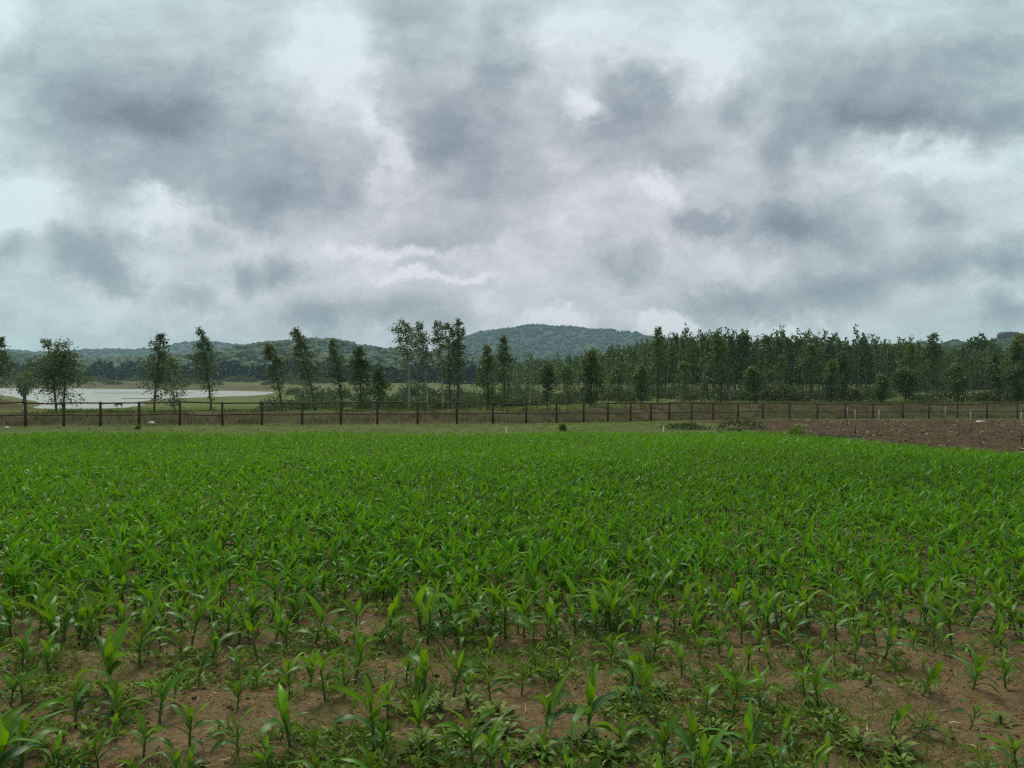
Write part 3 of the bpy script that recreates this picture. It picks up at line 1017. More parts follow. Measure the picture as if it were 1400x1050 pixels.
for k, (px, d, sc) in enumerate(SHR):
    X = at(px + rg.uniform(-5, 5), d)
    s_ = sc * rg.uniform(.75, 1.3)
    lab = 'low grey green shrub behind the fence, %s along the shrub line from the pond end' % ORD(k + 1)
    args = (lab, (X, d, g1(X, d) - .05), (0, 0, rg.uniform(0, 6.28)), (s_ * rg.uniform(.9, 1.25), s_, s_ * rg.uniform(.8, 1.15)))
    p = sh_protos[k % 6]
    if k < 6:
        p['label'] = lab
        p.location, p.rotation_euler, p.scale = args[1:]
    else:
        copy_tree(p, *args)

# bushes on the far shore of the pond
for k, px in enumerate(np.linspace(-40, 560, 40)):
    d = rg.uniform(292, 335)
    X = at(px + rg.uniform(-7, 7), d)
    s_ = rg.uniform(1.1, 2.6)
    c_ = copy_tree(sh_protos[k % 6], 'small grey green bush on the far shore, %s from the left below the hill' % ORD(k + 1), (X, d, g1(X, d) - .1), (0, 0, rg.uniform(0, 6.28)),
                   (s_ * 1.5, s_, s_ * rg.uniform(.7, 1.1)), 'bushes on the far shore of the pond')
    c_.name = 'shore_bush'

# big green bushes behind the clearing on the right
BG = 'green bushes behind the clearing on the right'
for k, px in enumerate(np.arange(1222, 1460, 13.0)):
    d = 132 + rg.uniform(-4, 12)
    X = at(px + rg.uniform(-3, 3), d)
    s_ = rg.uniform(1.5, 2.6)
    c_ = copy_tree(sh_protos[k % 6], 'leafy green bush behind the clearing, %s from the left of its row' % ORD(k + 1), (X, d, g1(X, d) - .1), (0, 0, rg.uniform(0, 6.28)),
                   (s_, s_, s_ * rg.uniform(.8, 1.1)), BG)
    c_.name = 'bush'
    for ch in c_.children:
        if ch.name.startswith('foliage'):
            ch.data = bush_meshes.setdefault(ch.data.name, ch.data.copy())
            ch.data.materials[0] = M_PLANT

# broad trees standing along the foot of the wooded hill
FG, FL = 'dark broad trees along the foot of the wooded hill', 'dark rounded tree in the line at the foot of the wooded hill'
fprotos = []
for k in range(5):
    rg = np.random.default_rng(1200 + k)
    tr, cr = Geo(), Geo()
    n_ = 260
    dirs = rg.normal(size=(n_, 3)); dirs /= np.linalg.norm(dirs, axis=1, keepdims=True)
    lump = 1 + .9 * fbm(dirs[:, 0] * 2.5 + k, dirs[:, 1] * 2.5 + dirs[:, 2] * 2.1, 2, k)
    P = dirs * (rg.uniform(.5, 1, n_) ** .5 * lump)[:, None] * np.array([4, 4, 3.4]) + np.array([0, 0, 4.2])
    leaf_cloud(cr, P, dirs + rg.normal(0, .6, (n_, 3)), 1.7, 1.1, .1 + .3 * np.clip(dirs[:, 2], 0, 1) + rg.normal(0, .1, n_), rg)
    tr.tube([(0, 0, 0), (.1, 0, 2), (0, .1, 5)], [.3, .22, .1], 6)
    t = thing('broad_tree', FL, 'tree', (0, 0, 0), 0, FG)
    link('trunk', tr.build('trunk', M_BARK_DK), t)
    link('crown', cr.build('crown', M_FOREST), t)
    fprotos.append(t)
rg = np.random.default_rng(31)
k = 0
for px in np.arange(-60, 690, 10.5):
    d = np.interp(px, [-60, 100, 300, 450, 690], [345, 350, 340, 320, 300]) + rg.uniform(-6, 26)
    X = at(px + rg.uniform(-4, 4), d)
    sc = rg.uniform(.65, 1.15)
    p = fprotos[k % 5]
    lab = 'dark rounded tree, %s from the left in the line at the foot of the hill' % ORD(k + 1)
    args = (lab, (X, d, g1(X, d) - .2), (0, 0, rg.uniform(0, 6.28)), (sc * rg.uniform(.9, 1.2), sc, sc * rg.uniform(.8, 1.1)))
    if k < 5:
        p['label'] = lab
        p.location, p.rotation_euler, p.scale = args[1:]
    else:
        copy_tree(p, *args)
    k += 1

# ------------------------------------------------------------------ fences
POSTS = [-20, 35, 87, 137, 190, 246, 304, 358, 413, 466, 516, 571, 624.5, 674, 719, 761, 798, 831, 862, 890, 915, 945.5, 975, 1009, 1043, 1079.5, 1117.5,
         1156, 1194, 1234.5, 1270, 1309, 1349.5, 1391, 1432]
fpx = np.interp(np.array(POSTS), (FX / FD) * F + 700, FD)
fence = thing('rail_fence', 'long dark brown two rail post fence along the far side of the field', 'fence', (0, float(fpx[17]), 0))
rg = np.random.default_rng(8)
PH = []
for k, (px, d) in enumerate(zip(POSTS, fpx)):
    X = at(px, d)
    zb = g1(X, d)
    h = 1.17 * rg.uniform(.97, 1.03)
    gme = Geo()
    tl = rg.normal(0, .014, 2)
    r = .062 * rg.uniform(.88, 1.12)
    gme.tube([(0, 0, -.2), (tl[0] * .5, tl[1] * .5, h * .5), (tl[0], tl[1], h), (tl[0], tl[1], h + .012)], [r * 1.05, r, r * .95, r * .7], 8)
    p = link('post', gme.build('post', M_FENCE), fence)
    p.location = (X, d - fence.location.y, zb)
    PH.append((X, d - fence.location.y, zb, h))
for k in range(len(PH) - 1):
    a, b = PH[k], PH[k + 1]
    for frac, rr in ((.955, .040), (.47, .034)):
        gme = Geo()
        p0 = np.array([a[0], a[1] - .068, a[2] + a[3] * frac + rg.normal(0, .012)])
        p1 = np.array([b[0], b[1] - .068, b[2] + b[3] * frac + rg.normal(0, .012)])
        ts = np.linspace(-.03, 1.03, 6)[:, None]
        pts = (p1 - p0) * ts + np.array([0, 0, -1]) * (.03 * rg.uniform(-.3, 1.2) * np.sin(np.clip(ts, 0, 1) * math.pi))
        gme.tube(pts, rr * np.linspace(1.1, .9, 6), 6)
        p = link('rail', gme.build('rail', M_FENCE), fence)
        p.location = tuple(p0)
# second fence on the far side of the clearing
f2 = thing('field_fence', 'distant dark two rail fence crossing the green clearing', 'fence', (at(1285, 92), 92, g1(at(1285, 92), 92)))
prev = None
for px in np.arange(1190, 1420, 26.0):
    X = at(px, 92) - f2.location.x
    gme = Geo()
    gme.tube([(0, 0, -.2), (0, 0, .7), (0.01, 0, 1.2)], [.06, .06, .05], 6)
    p = link('post', gme.build('post', M_FENCE), f2)
    p.location = (X, 0, g1(at(px, 92), 92) - f2.location.z)
    cur = np.array(p.location)
    if prev is not None:
        for hh in (1.1, .55):
            gme = Geo()
            gme.tube([prev + (0, -.07, hh), (prev + cur) / 2 + (0, -.07, hh - .02), cur + (0, -.07, hh)], .035, 6)
            link('rail', gme.build('rail', M_FENCE), f2)
    prev = cur

# pale stakes: (px, distance, height, label)
STAKES = [
    (1169.5, 29.0, .94, 'tall pale stake with dark foot, first at the corner of the maize'),
    (1200, 27.6, .93, 'leaning pale stake at the maize edge, second from the corner'),
    (1158, 37.3, .93, 'pale stake set close before a fence post in the ploughed plot'),
    (1292, 36.5, .93, 'pale thin stake by the fence in the middle of the ploughed plot'),
    (1327, 31.0, .86, 'pale stake with dark foot standing alone in the ploughed plot'),
    (1397, 24.6, .96, 'nearest pale stake at the right edge of the ploughed plot'),
    (1033, 55.5, .80, 'pale stake behind the fence where the ploughed plot begins'),
    (1027, 56.5, .46, 'short white stake behind the fence beside a taller pale stake'),
    (1110, 58.5, .62, 'small pale stake on the bank behind the fence, plantation middle'),
    (1184, 59.0, .60, 'small pale stake on the bank behind the low slim tree'),
    (1277, 57.0, .95, 'pale stake on the bank below the tall pointed tree'),
    (1302, 60.0, .50, 'short pale stake on the bank right of the tall pointed tree'),
    (1320, 60.0, .55, 'short pale stake on the bank below the big round tree'),
]
for k, (px, d, h, lab) in enumerate(STAKES):
    X = at(px, d)
    t = thing('stake', lab, 'stake', (X, d, g1(X, d)), 0, 'pale stakes around the ploughed plot')
    ln = rg.normal(0, .02) + (.07 if px == 1200 else 0)
    a, b = Geo(), Geo()
    f_ = .34 if d < 40 else .15
    a.tube([(ln * f_, 0, h * f_), (ln * .7, 0, h * .7), (ln, 0, h)], [.021, .020, .018], 8)
    b.tube([(0, 0, -.15), (ln * f_ * .5, 0, h * f_ * .5), (ln * f_, 0, h * f_ + .003)], [.026, .025, .024], 8)
    link('shaft', a.build('shaft', M_STAKE), t)
    link('foot', b.build('foot', M_STAKE_DK), t)

for (px, d, h, lab) in [(692, 27.4, .26, 'short white marker peg at the far edge of the maize, centre'),
                        (907, 27.2, .26, 'short white marker peg at the far edge of the maize, right of centre')]:
    X = at(px, d)
    t = thing('marker_peg', lab, 'marker', (X, d, g1(X, d)), 0, 'white marker pegs')
    a, b = Geo(), Geo()
    a.tube([(0, 0, -.1), (0, 0, h * .6), (.01, 0, h + .12)], [.026, .026, .024], 8)
    b.tube([(.01, 0, h + .115), (.01, 0, h + .135), (.01, 0, h + .15)], [.030, .030, .016], 8)
    link('shaft', a.build('shaft', M_WHITE), t)
    link('cap', b.build('cap', M_WHITE), t)

# pale stone before the fence, litter in the plot
V, T = ico(3)
for (nm, px, d, sc, lab, cat, mat, sd_) in [('stone', 207.5, 37.2, (.17, .12, .11), 'pale stone lying on the bank beside the fence', 'stone', M_STONE, 1),
                                            ('crumpled_sack', 1340, 44, (.19, .14, .07), 'crumpled white sack lying in the ploughed plot before the fence', 'sack', M_WHITE, 2),
                                            ('stone', 10, 33.5, (.10, .09, .06), 'small grey stone in the grass verge near the left edge', 'stone', M_STONE, 3)]:
    q = 1 + .9 * fbm(V[:, 0] * 1.7 + sd_ * 5, V[:, 1] * 1.7 + V[:, 2] * 2.3, 4, sd_)
    X = at(px, d)
    o = link(nm, mesh(nm, V * q[:, None] * np.array(sc), T, mat))
    o.location = (X, d, g1(X, d) + sc[2] * .5)
    tag(o, lab, cat)

# small plants at the field edge, brush heap
for (px, d, rx, rz, yg, lab, nm, mt) in [(1089, 26.2, .26, .42, .7, 'bright green bushy weed with yellow tip at the ploughed corner', 'bushy_weed', M_WEED),
                                         (1015, 30.5, .85, .5, .05, 'dull olive thorny bush where the verge meets the plot', 'thorn_bush', M_SHRUB),
                                         (769.5, 31.5, .12, .28, .25, 'small dark seedling standing in the grass verge', 'seedling', M_WEED),
                                         (940, 33, .9, .22, .2, 'low grey green patch of weeds on the verge corner', 'weed_patch', M_SHRUB),
                                         (370, 43, .6, .35, .25, 'low bush behind the fence below the leaning gum tree', 'low_bush', M_SHRUB),
                                         (188, 33, .05, .10, .6, 'tiny dark seedling in the verge before the pond', 'seedling', M_WEED)]:
    rg = np.random.default_rng(px if isinstance(px, int) else 9)
    X = at(px, d)
    tr, cr = blob_plant(rg, int(160 + 400 * rx), rx, rz, .12, .06, yg, 5)
    t = thing(nm, lab, 'plant', (X, d, g1(X, d)))
    link('stem', tr.build('stem', M_BARK_DK), t)
    link('foliage', cr.build('foliage', mt), t)
rg = np.random.default_rng(64)
gme = Geo()
X = at(1135, 24.6)
for k in range(150):
    p0 = np.array([rg.normal(0, .42), rg.normal(0, .25), rg.uniform(0, .22)])
    dv = np.array([rg.normal(0, .4), rg.normal(0, .3), rg.normal(0, .10)])
    gme.tube([p0, p0 + dv * .5 + (0, 0, .02), p0 + dv], [.010, .008, .004], 4, cap=False)
o = link('brush_heap', gme.build('brush_heap', M_BARK_DK))
o.location = (X, 24.6, g1(X, 24.6))
tag(o, 'dark heap of dead twigs at the maize corner', 'brush heap')

# dry stubs in the ploughed plot
STUB = [(1229, 22.8, .36), (1267, 21.5, .32), (1311, 21.0, .30), (1330, 20.6, .42), (1381, 19.7, .40), (1376, 19.8, .26), (1322, 20.9, .24)]
for k, (px, d, h) in enumerate(STUB):
    X = at(px, d)
    gme = Geo()
    for b in range(4):
        a = rg.uniform(0, 6.28); r_ = rg.uniform(.02, .16)
        gme.tube([(0, 0, -.05), (math.cos(a) * r_ * .4, math.sin(a) * r_ * .4, h * .6 * rg.uniform(.5, 1)), (math.cos(a) * r_, math.sin(a) * r_, h * rg.uniform(.6, 1))], [.014, .011, .004], 5)
    o = link('dry_stub', gme.build('dry_stub', M_STRAW))
    o.location = (X, d, g1(X, d))
    tag(o, 'dry straw coloured stub in the ploughed plot, %s from the maize corner' % ORD(sorted(STUB).index(STUB[k]) + 1), 'dry stub', 'dry stubs in the ploughed plot')


# grazing animal on the pond shore (one skinned body)
def animal():
    J = {'hip': ((-.36, 0, .62), .15), 'belly': ((-.05, 0, .58), .17), 'chest': ((.26, 0, .62), .16), 'neck': ((.46, 0, .58), .095), 'head': ((.62, 0, .34), .075), 'nose': ((.69, 0, .16), .045),
         'tail': ((-.50, 0, .60), .03), 'tail_tip': ((-.54, 0, .36), .018)}
    E = [('hip', 'belly'), ('belly', 'chest'), ('chest', 'neck'), ('neck', 'head'), ('head', 'nose'), ('hip', 'tail'), ('tail', 'tail_tip')]
    for sgn, nm in ((1, 'a'), (-1, 'b')):
        J['fk' + nm] = ((.27, sgn * .10, .30), .042); J['ff' + nm] = ((.26, sgn * .10, .02), .03); J['fs' + nm] = ((.27, sgn * .10, .50), .07)
        J['ht' + nm] = ((-.34, sgn * .11, .46), .08); J['hk' + nm] = ((-.44, sgn * .11, .26), .04); J['hf' + nm] = ((-.40, sgn * .11, .02), .03)
        J['ear' + nm] = ((.55, sgn * .13, .42), .022)
        E += [('chest', 'fs' + nm), ('fs' + nm, 'fk' + nm), ('fk' + nm, 'ff' + nm), ('hip', 'ht' + nm), ('ht' + nm, 'hk' + nm), ('hk' + nm, 'hf' + nm), ('head', 'ear' + nm)]
    keys = list(J)
    me = bpy.data.meshes.new('animal')
    me.from_pydata([J[k_][0] for k_ in keys], [(keys.index(a), keys.index(b)) for a, b in E], [])
    o_ = link('goat', me)
    m_ = o_.modifiers.new('skin', 'SKIN')
    for k_, sv in zip(keys, me.skin_vertices[0].data):
        sv.radius = (J[k_][1], J[k_][1])
        sv.use_root = k_ == 'belly'
    o_.modifiers.new('sub', 'SUBSURF').levels = 1
    o_.modifiers['sub'].render_levels = 2
    m2, nt, b, out = node_mat('dark_coat_pale_belly')
    tc = nt.nodes.new('ShaderNodeTexCoord'); sx = nt.nodes.new('ShaderNodeSeparateXYZ')
    nt.links.new(tc.outputs['Object'], sx.inputs[0])
    nt.links.new(nmix(nt, nrange(nt, sx.outputs[2], .44, .50), (.42, .38, .32), (.018, .015, .013)), b.inputs['Base Color'])
    b.inputs['Roughness'].default_value = .8
    me.materials.append(m2)
    return o_


a_ = animal()
X = at(162.5, 103)
a_.location = (X, 103, g1(X, 103))
a_.rotation_euler = (0, 0, R(172))
tag(a_, 'small dark animal with pale belly grazing at the pond edge', 'animal')

# ------------------------------------------------------------------ maize


def maize_leaves(rg, base, phi, th0, kap, L_, W_, twist, n=8, droopp=1.25, fold=.22, wave=.0):
    """Vectorised leaf blades. All args arrays of length N. Returns V (N, n+1, 3, 3) and quads."""
    N_ = len(phi)
    t = np.linspace(0, 1, n + 1)
    th = th0[:, None] - kap[:, None] * t[None] ** droopp
    ds = L_[:, None] / n
    tm = (th[:, 1:] + th[:, :-1]) / 2
    h = np.concatenate([np.zeros((N_, 1)), np.cumsum(np.cos(tm) * ds, 1)], 1)
    zz = np.concatenate([np.zeros((N_, 1)), np.cumsum(np.sin(tm) * ds, 1)], 1)
    w = W_[:, None] * (.42 + .58 * smooth(0, .32, t)) * np.clip(1 - t ** 2.6, .02, 1)
    cph, sph = np.cos(phi)[:, None], np.sin(phi)[:, None]
    C = np.stack([base[:, 0:1] + h * cph, base[:, 1:2] + h * sph, base[:, 2:3] + zz], -1)
    side = np.stack([-sph + 0 * h, cph + 0 * h, 0 * h], -1)
    nor = np.stack([-np.sin(th) * cph, -np.sin(th) * sph, np.cos(th)], -1)
    tw = twist[:, None] * t[None]
    s2 = side * np.cos(tw)[..., None] + nor * np.sin(tw)[..., None]
    n2 = nor * np.cos(tw)[..., None] - side * np.sin(tw)[..., None]
    up = fold * (1 - .65 * t)[None] + 0 * w
    ph = rg.uniform(0, 6.28, (N_, 1))
    w1 = wave * np.sin(t[None] * 13 + ph); w2 = wave * np.sin(t[None] * 11 + ph * 1.7)
    e1 = C + s2 * (w * .5)[..., None] + n2 * (w * (up + w1))[..., None]
    e2 = C - s2 * (w * .5)[..., None] + n2 * (w * (up + w2))[..., None]
    V = np.stack([e1, C, e2], 2)
    i_ = np.arange(n)[:, None] * 3 + np.arange(2)[None]
    q = np.stack([i_, i_ + 1, i_ + 4, i_ + 3], -1).reshape(-1, 4)
    return V, q


def plant_params(rg, N_, nl, hgt, spread=1.0):
    """Leaf parameters for N_ plants with nl leaves each: lower leaves old and drooping, upper ones young and upright."""
    k = np.broadcast_to(np.arange(nl)[None], (N_, nl)).astype(float)
    f = k / (nl - 1)
    plane = rg.uniform(0, 6.28, (N_, 1))
    phi = plane + k * math.pi + rg.normal(0, .45, (N_, nl))
    zb = hgt[:, None] * (.12 + .42 * f ** .9)
    th0 = .85 + .55 * f + rg.normal(0, .13, (N_, nl))
    kap = (2.75 - 2.2 * f ** 1.15) * rg.uniform(.6, 1.25, (N_, nl))
    L_ = hgt[:, None] * (.52 + .32 * np.sin(f * 2.6 + .25)) * rg.uniform(.85, 1.15, (N_, nl)) * spread
    L_ = np.where(f > .95, hgt[:, None] * .48, L_)
    W_ = hgt[:, None] * (.095 + .06 * np.sin(f * 2.8)) * rg.uniform(.85, 1.2, (N_, nl))
    tw = rg.normal(0, .8, (N_, nl))
    age = np.clip(f ** 1.1 + rg.normal(0, .12, (N_, nl)), 0, 1)
    age = np.where(rg.random((N_, nl)) < .06, 1.0, age)
    return phi, zb, th0, kap, L_, W_, tw, age


def plant_proto(rg, nl):
    hgt = np.array([1.0])
    phi, zb, th0, kap, L_, W_, tw, age = [a[0] for a in plant_params(rg, 1, nl, hgt)]
    lean = rg.normal(0, .07, 2)
    st = Geo()
    t = np.linspace(0, 1, 5)
    zt = .60
    pts = np.stack([lean[0] * t ** 1.3, lean[1] * t ** 1.3, -.04 + (zt + .04) * t], 1)
    st.tube(pts, .026 * (1 - .55 * t) + .002, 7)
    bx = np.interp(zb, pts[:, 2], pts[:, 0]); by = np.interp(zb, pts[:, 2], pts[:, 1])
    base = np.stack([bx, by, zb], 1)
    V, q = maize_leaves(rg, base, phi, th0, kap, L_, W_, tw, 9, wave=.17)
    T_ = np.zeros(V.shape)
    T_[..., 0] = age[:, None, None]
    T_[..., 1] = rg.uniform(0, 1, nl)[:, None, None]
    T_[..., 2] = np.array([1., 0, 1.])[None, None]
    leaves = []
    for k_ in range(nl):
        leaves.append(mesh('leaf', V[k_].reshape(-1, 3) , q, M_MAIZE, T_[k_].reshape(-1, 3)))
    return st.build('stalk', M_STALK), leaves


NPRO = 30
PROTO = []
for k in range(NPRO):
    rg = np.random.default_rng(2000 + k)
    PROTO.append(plant_proto(rg, int(rg.integers(6, 9))))

HERO = [(30, 917, 860), (66, 919, 863), (118, 888, 848), (152, 951, 861), (190, 908, 852), (219, 879, 840), (15, 964, 917), (104, 991, 917), (160, 985, 926),
        (218, 983, 922), (29, 1049, 964), (76, 1046, 999), (135, 1044, 993), (196, 1037, 981), (185, 1072, 1040), (249, 907, 858), (290, 907, 860), (352, 903, 846),
        (392, 896, 844), (271, 945, 909), (327, 926, 880), (396, 957, 903), (325, 972, 930), (353, 945, 915), (445, 966, 900), (471, 964, 913), (423, 932, 886),
        (259, 1027, 960), (325, 1042, 981), (397, 1027, 951), (253, 1068, 1021), (358, 1070, 1021), (432, 1072, 1018), (462, 888, 858), (485, 932, 861), (515, 892, 850),
        (551, 890, 850), (608, 882, 845), (637, 886, 845), (684, 884, 852), (667, 911, 871), (525, 936, 896), (581, 955, 882), (568, 957, 909), (555, 932, 886),
        (620, 951, 886), (637, 957, 920), (670, 957, 913), (713, 949, 903), (512, 1027, 930), (570, 1014, 951), (646, 1056, 978), (672, 1062, 997), (508, 1072, 1018),
        (729, 882, 848), (762, 879, 846), (777, 915, 877), (834, 907, 861), (864, 947, 879), (892, 905, 854), (932, 928, 882), (956, 905, 863), (767, 939, 907),
        (745, 1002, 924), (804, 1006, 919), (876, 983, 905), (908, 1031, 968), (851, 1027, 972), (945, 1042, 968), (748, 1052, 1008), (779, 1074, 1031), (903, 1080, 1031),
        (973, 871, 840), (984, 896, 852), (1038, 892, 850), (1023, 915, 871), (1000, 919, 879), (1054, 911, 890), (1077, 892, 865), (1093, 860, 825), (1123, 896, 856),
        (1168, 909, 856), (1002, 980, 917), (1040, 976, 913), (1102, 962, 903), (1120, 968, 907), (964, 983, 926), (1027, 1037, 966), (1080, 1031, 962), (966, 1085, 1000),
        (1061, 1072, 1021), (1130, 1070, 1018), (1209, 905, 852), (1276, 900, 861), (1260, 955, 903), (1330, 949, 898), (1326, 901, 871), (1359, 900, 873), (1368, 892, 850),
        (1375, 947, 896), (1216, 1014, 960), (1247, 1012, 966), (1325, 1002, 955), (1347, 1070, 1023), (1392, 1058, 993), (1397, 877, 840), (695, 1075, 1030), (1000, 1078, 1030)]
LEANERS = {(1276, 900): 34, (1260, 955): 26, (1216, 1014): 22, (1247, 1012): 55, (1325, 1002): 35, (1330, 949): 10}


def px_ground(px, py):
    d = CAM_Z / ((py - HZ) / F - .0178)
    return at(px, d), d


rg = np.random.default_rng(42)
plants = []   # x, y, h, leandeg
for (px, pb, pt) in HERO:
    X, d = px_ground(px, pb)
    h = (pb - pt) / F * d * 1.06
    plants.append((X, d, max(.16, h), LEANERS.get((px, pb), rg.normal(0, 3))))
hero_n = len(plants)
# rows of the crop beyond the nearest plants, and at both sides
rows = []
PITCH = .245
yy = 2.75
ridx = 0
while yy < 27.2:
    half = .674 * yy + 1.6
    x_ = -half + rg.uniform(0, .2)
    while x_ < half:
        yl = yy + .25 * math.sin(x_ * .35) - .02 * x_ + rg.normal(0, .075)
        ok = in_field(np.array(x_), np.array(yl))
        dpx = (CAM_Z + .0178 * yl) / yl * F + HZ
        inhero = dpx > 884 and abs(x_ / yl) < .69
        if ok and not inhero and yl > 2.6:
            # thin stand towards the camera, closed canopy farther out
            gap = vnoise(x_ * .9 + 3, yl * .9, 61)
            thin = .16 * (1 - smooth(5, 7, yl)) + .07
            if gap > thin and rg.random() > .05:
                rows.append((x_, yl, ridx))
        elif ok and inhero and rg.random() < .085:
            plants.append((x_, yl, rg.uniform(.11, .19), rg.normal(0, 6)))
        x_ += (.112 if yl > 6.0 else .145) * rg.uniform(.6, 1.4)
    yy += PITCH * rg.uniform(.94, 1.06)
    ridx += 1
rows.sort(key=lambda a: a[1])


def height_at(x_, y_):
    return np.interp(y_, [3, 5, 7, 10, 16, 25], [.26, .255, .255, .25, .245, .25]) * (.86 + .34 * vnoise(x_ * .45, y_ * .45, 71) + .12 * vnoise(x_ * 2, y_ * 2, 72))


def in_view(x_, y_):
    return abs(x_ / y_) < .70 and (CAM_Z - .5) / y_ < .56


IND = [r for r in rows if in_view(r[0], r[1])][:300 - len(plants)]
ind_set = set((r[0], r[1]) for r in IND)
REST = [r for r in rows if (r[0], r[1]) not in ind_set]
for (x_, y_, ri) in IND:
    plants.append((x_, y_, float(height_at(x_, y_)) * rg.uniform(.75, 1.2), rg.normal(0, 5)))
# name each one by its crop row and its place in that row
pl = sorted(range(len(plants)), key=lambda i_: plants[i_][1])
edges = []
rowof = {}
cur, last = 0, None
band0 = None
for i_ in pl:
    y_ = plants[i_][1] + .02 * plants[i_][0]
    if band0 is None or y_ - band0 > .40:
        cur += 1; band0 = y_
    rowof[i_] = cur
byrow = {}
for i_, r_ in rowof.items():
    byrow.setdefault(r_, []).append(i_)
GRP = 'young maize plants in the nearest crop rows'
for r_, ids in byrow.items():
    ids.sort(key=lambda i_: plants[i_][0] / plants[i_][1])
    hs = np.array([plants[i_][2] for i_ in ids])
    for j, i_ in enumerate(ids):
        X, d, h, lean = plants[i_]
        word = 'tall' if h > np.quantile(hs, .75) else 'short' if h < np.quantile(hs, .25) else 'leafy'
        if abs(lean) > 15:
            word += ' bent'
        lab = '%s young maize plant, %s from left in the %s maize row from the camera' % (word, ORD(j + 1), ORD(r_))
        pr = PROTO[int(rg.integers(NPRO))]
        t = thing('maize_plant', lab, 'maize plant', (X, d, g1(X, d) - .005), rg.uniform(0, 6.28), GRP)
        t.scale = (h, h, h)
        if i_ < hero_n:
            wide = rg.uniform(.95, 1.12)
            t.scale = (h * wide, h * wide, h)
        # tilt about the view's depth axis, after the spin about the stalk
        Mx = Matrix.Rotation(R(lean), 3, 'Y') @ Matrix.Rotation(R(rg.normal(0, 4)), 3, 'X') @ Matrix.Rotation(t.rotation_euler.z, 3, 'Z')
        t.rotation_euler = Mx.to_euler()
        link('stalk', pr[0], t)
        for lm in pr[1]:
            link('leaf', lm, t)

# the rest of the crop: one mass, every plant still built leaf by leaf
rest = np.array([(a, b) for a, b, c in REST])
N_ = len(rest)
rg = np.random.default_rng(43)
crop = []


def crop_part(idx, nl, n, name, spread=1.0):
    P = rest[idx]
    m_ = len(P)
    h = height_at(P[:, 0], P[:, 1]) * rg.uniform(.78, 1.18, m_)
    z_ = gz(P[:, 0], P[:, 1])
    phi, zb, th0, kap, L_, W_, tw, age = plant_params(rg, m_, nl, h, spread)
    tilt = rg.normal(0, .06, (m_, 2))
    base = np.stack([P[:, :1] + tilt[:, :1] * zb, P[:, 1:] + tilt[:, 1:] * zb, z_[:, None] + zb], -1).reshape(-1, 3)
    V, q = maize_leaves(rg, base, *[a.ravel() for a in (phi, th0, kap, L_, W_, tw)], n=n, wave=.08)
    T_ = np.zeros(V.shape)
    stand = .9 * (vnoise(P[:, 0] * .16, P[:, 1] * .22, 55) - .55) + np.interp(P[:, 1], [6, 9, 13, 18, 26], [0, -.22, -.20, .04, .22])
    T_[..., 0] = np.clip(age + stand[:, None] * .7, 0, 1.15).ravel()[:, None, None]
    T_[..., 1] = np.clip(rg.uniform(0, 1, len(base)) * .7 + np.repeat(rg.uniform(0, .3, m_), nl), 0, 1)[:, None, None]
    T_[..., 2] = np.array([1., 0, 1.])[None, None]
    per = (n + 1) * 3
    Q = (q[None] + (np.arange(len(base)) * per)[:, None, None]).reshape(-1, 4)
    # stalks: three-sided, two rings
    a = np.array([0, 2.094, 4.189])
    ring = np.stack([np.cos(a), np.sin(a), 0 * a], 1)
    S0 = np.stack([P[:, 0], P[:, 1], z_ - .02], 1)[:, None] + ring[None] * (h * .024)[:, None, None]
    top = np.stack([P[:, 0] + tilt[:, 0] * h * .55, P[:, 1] + tilt[:, 1] * h * .55, z_ + h * .56], 1)
    S1 = top[:, None] + ring[None] * (h * .012)[:, None, None]
    SV = np.concatenate([S0, S1], 1).reshape(-1, 3)
    sq = np.array([[0, 1, 4, 3], [1, 2, 5, 4], [2, 0, 3, 5]])
    SQ = (sq[None] + (np.arange(m_) * 6)[:, None, None]).reshape(-1, 4)
    V = V.reshape(-1, 3)
    ST = np.tile([.15, .3, 1.], (len(SV), 1))
    return np.vstack([V, SV]), np.vstack([Q, SQ + len(V)]), np.vstack([T_.reshape(-1, 3), ST])


near_i = np.where(rest[:, 1] < 10)[0]
far_i = np.where(rest[:, 1] >= 11)[0]
mid_i = np.where((rest[:, 1] >= 10) & (rest[:, 1] < 18))[0]
far_i = np.where(rest[:, 1] >= 18)[0]
A = crop_part(near_i, 7, 5, 'a')
M = crop_part(mid_i, 6, 3, 'm')
A = (np.vstack([A[0], M[0]]), np.vstack([A[1], M[1] + len(A[0])]), np.vstack([A[2], M[2]]))
B = crop_part(far_i, 5, 2, 'b', 1.05)
tag(link('maize_crop', mesh('maize_crop', np.vstack([A[0], B[0]]), np.vstack([A[1], B[1] + len(A[0])]), M_MAIZE_STUFF, np.vstack([A[2], B[2]]))),
    'dense bright green young maize crop filling the field', kind='stuff')


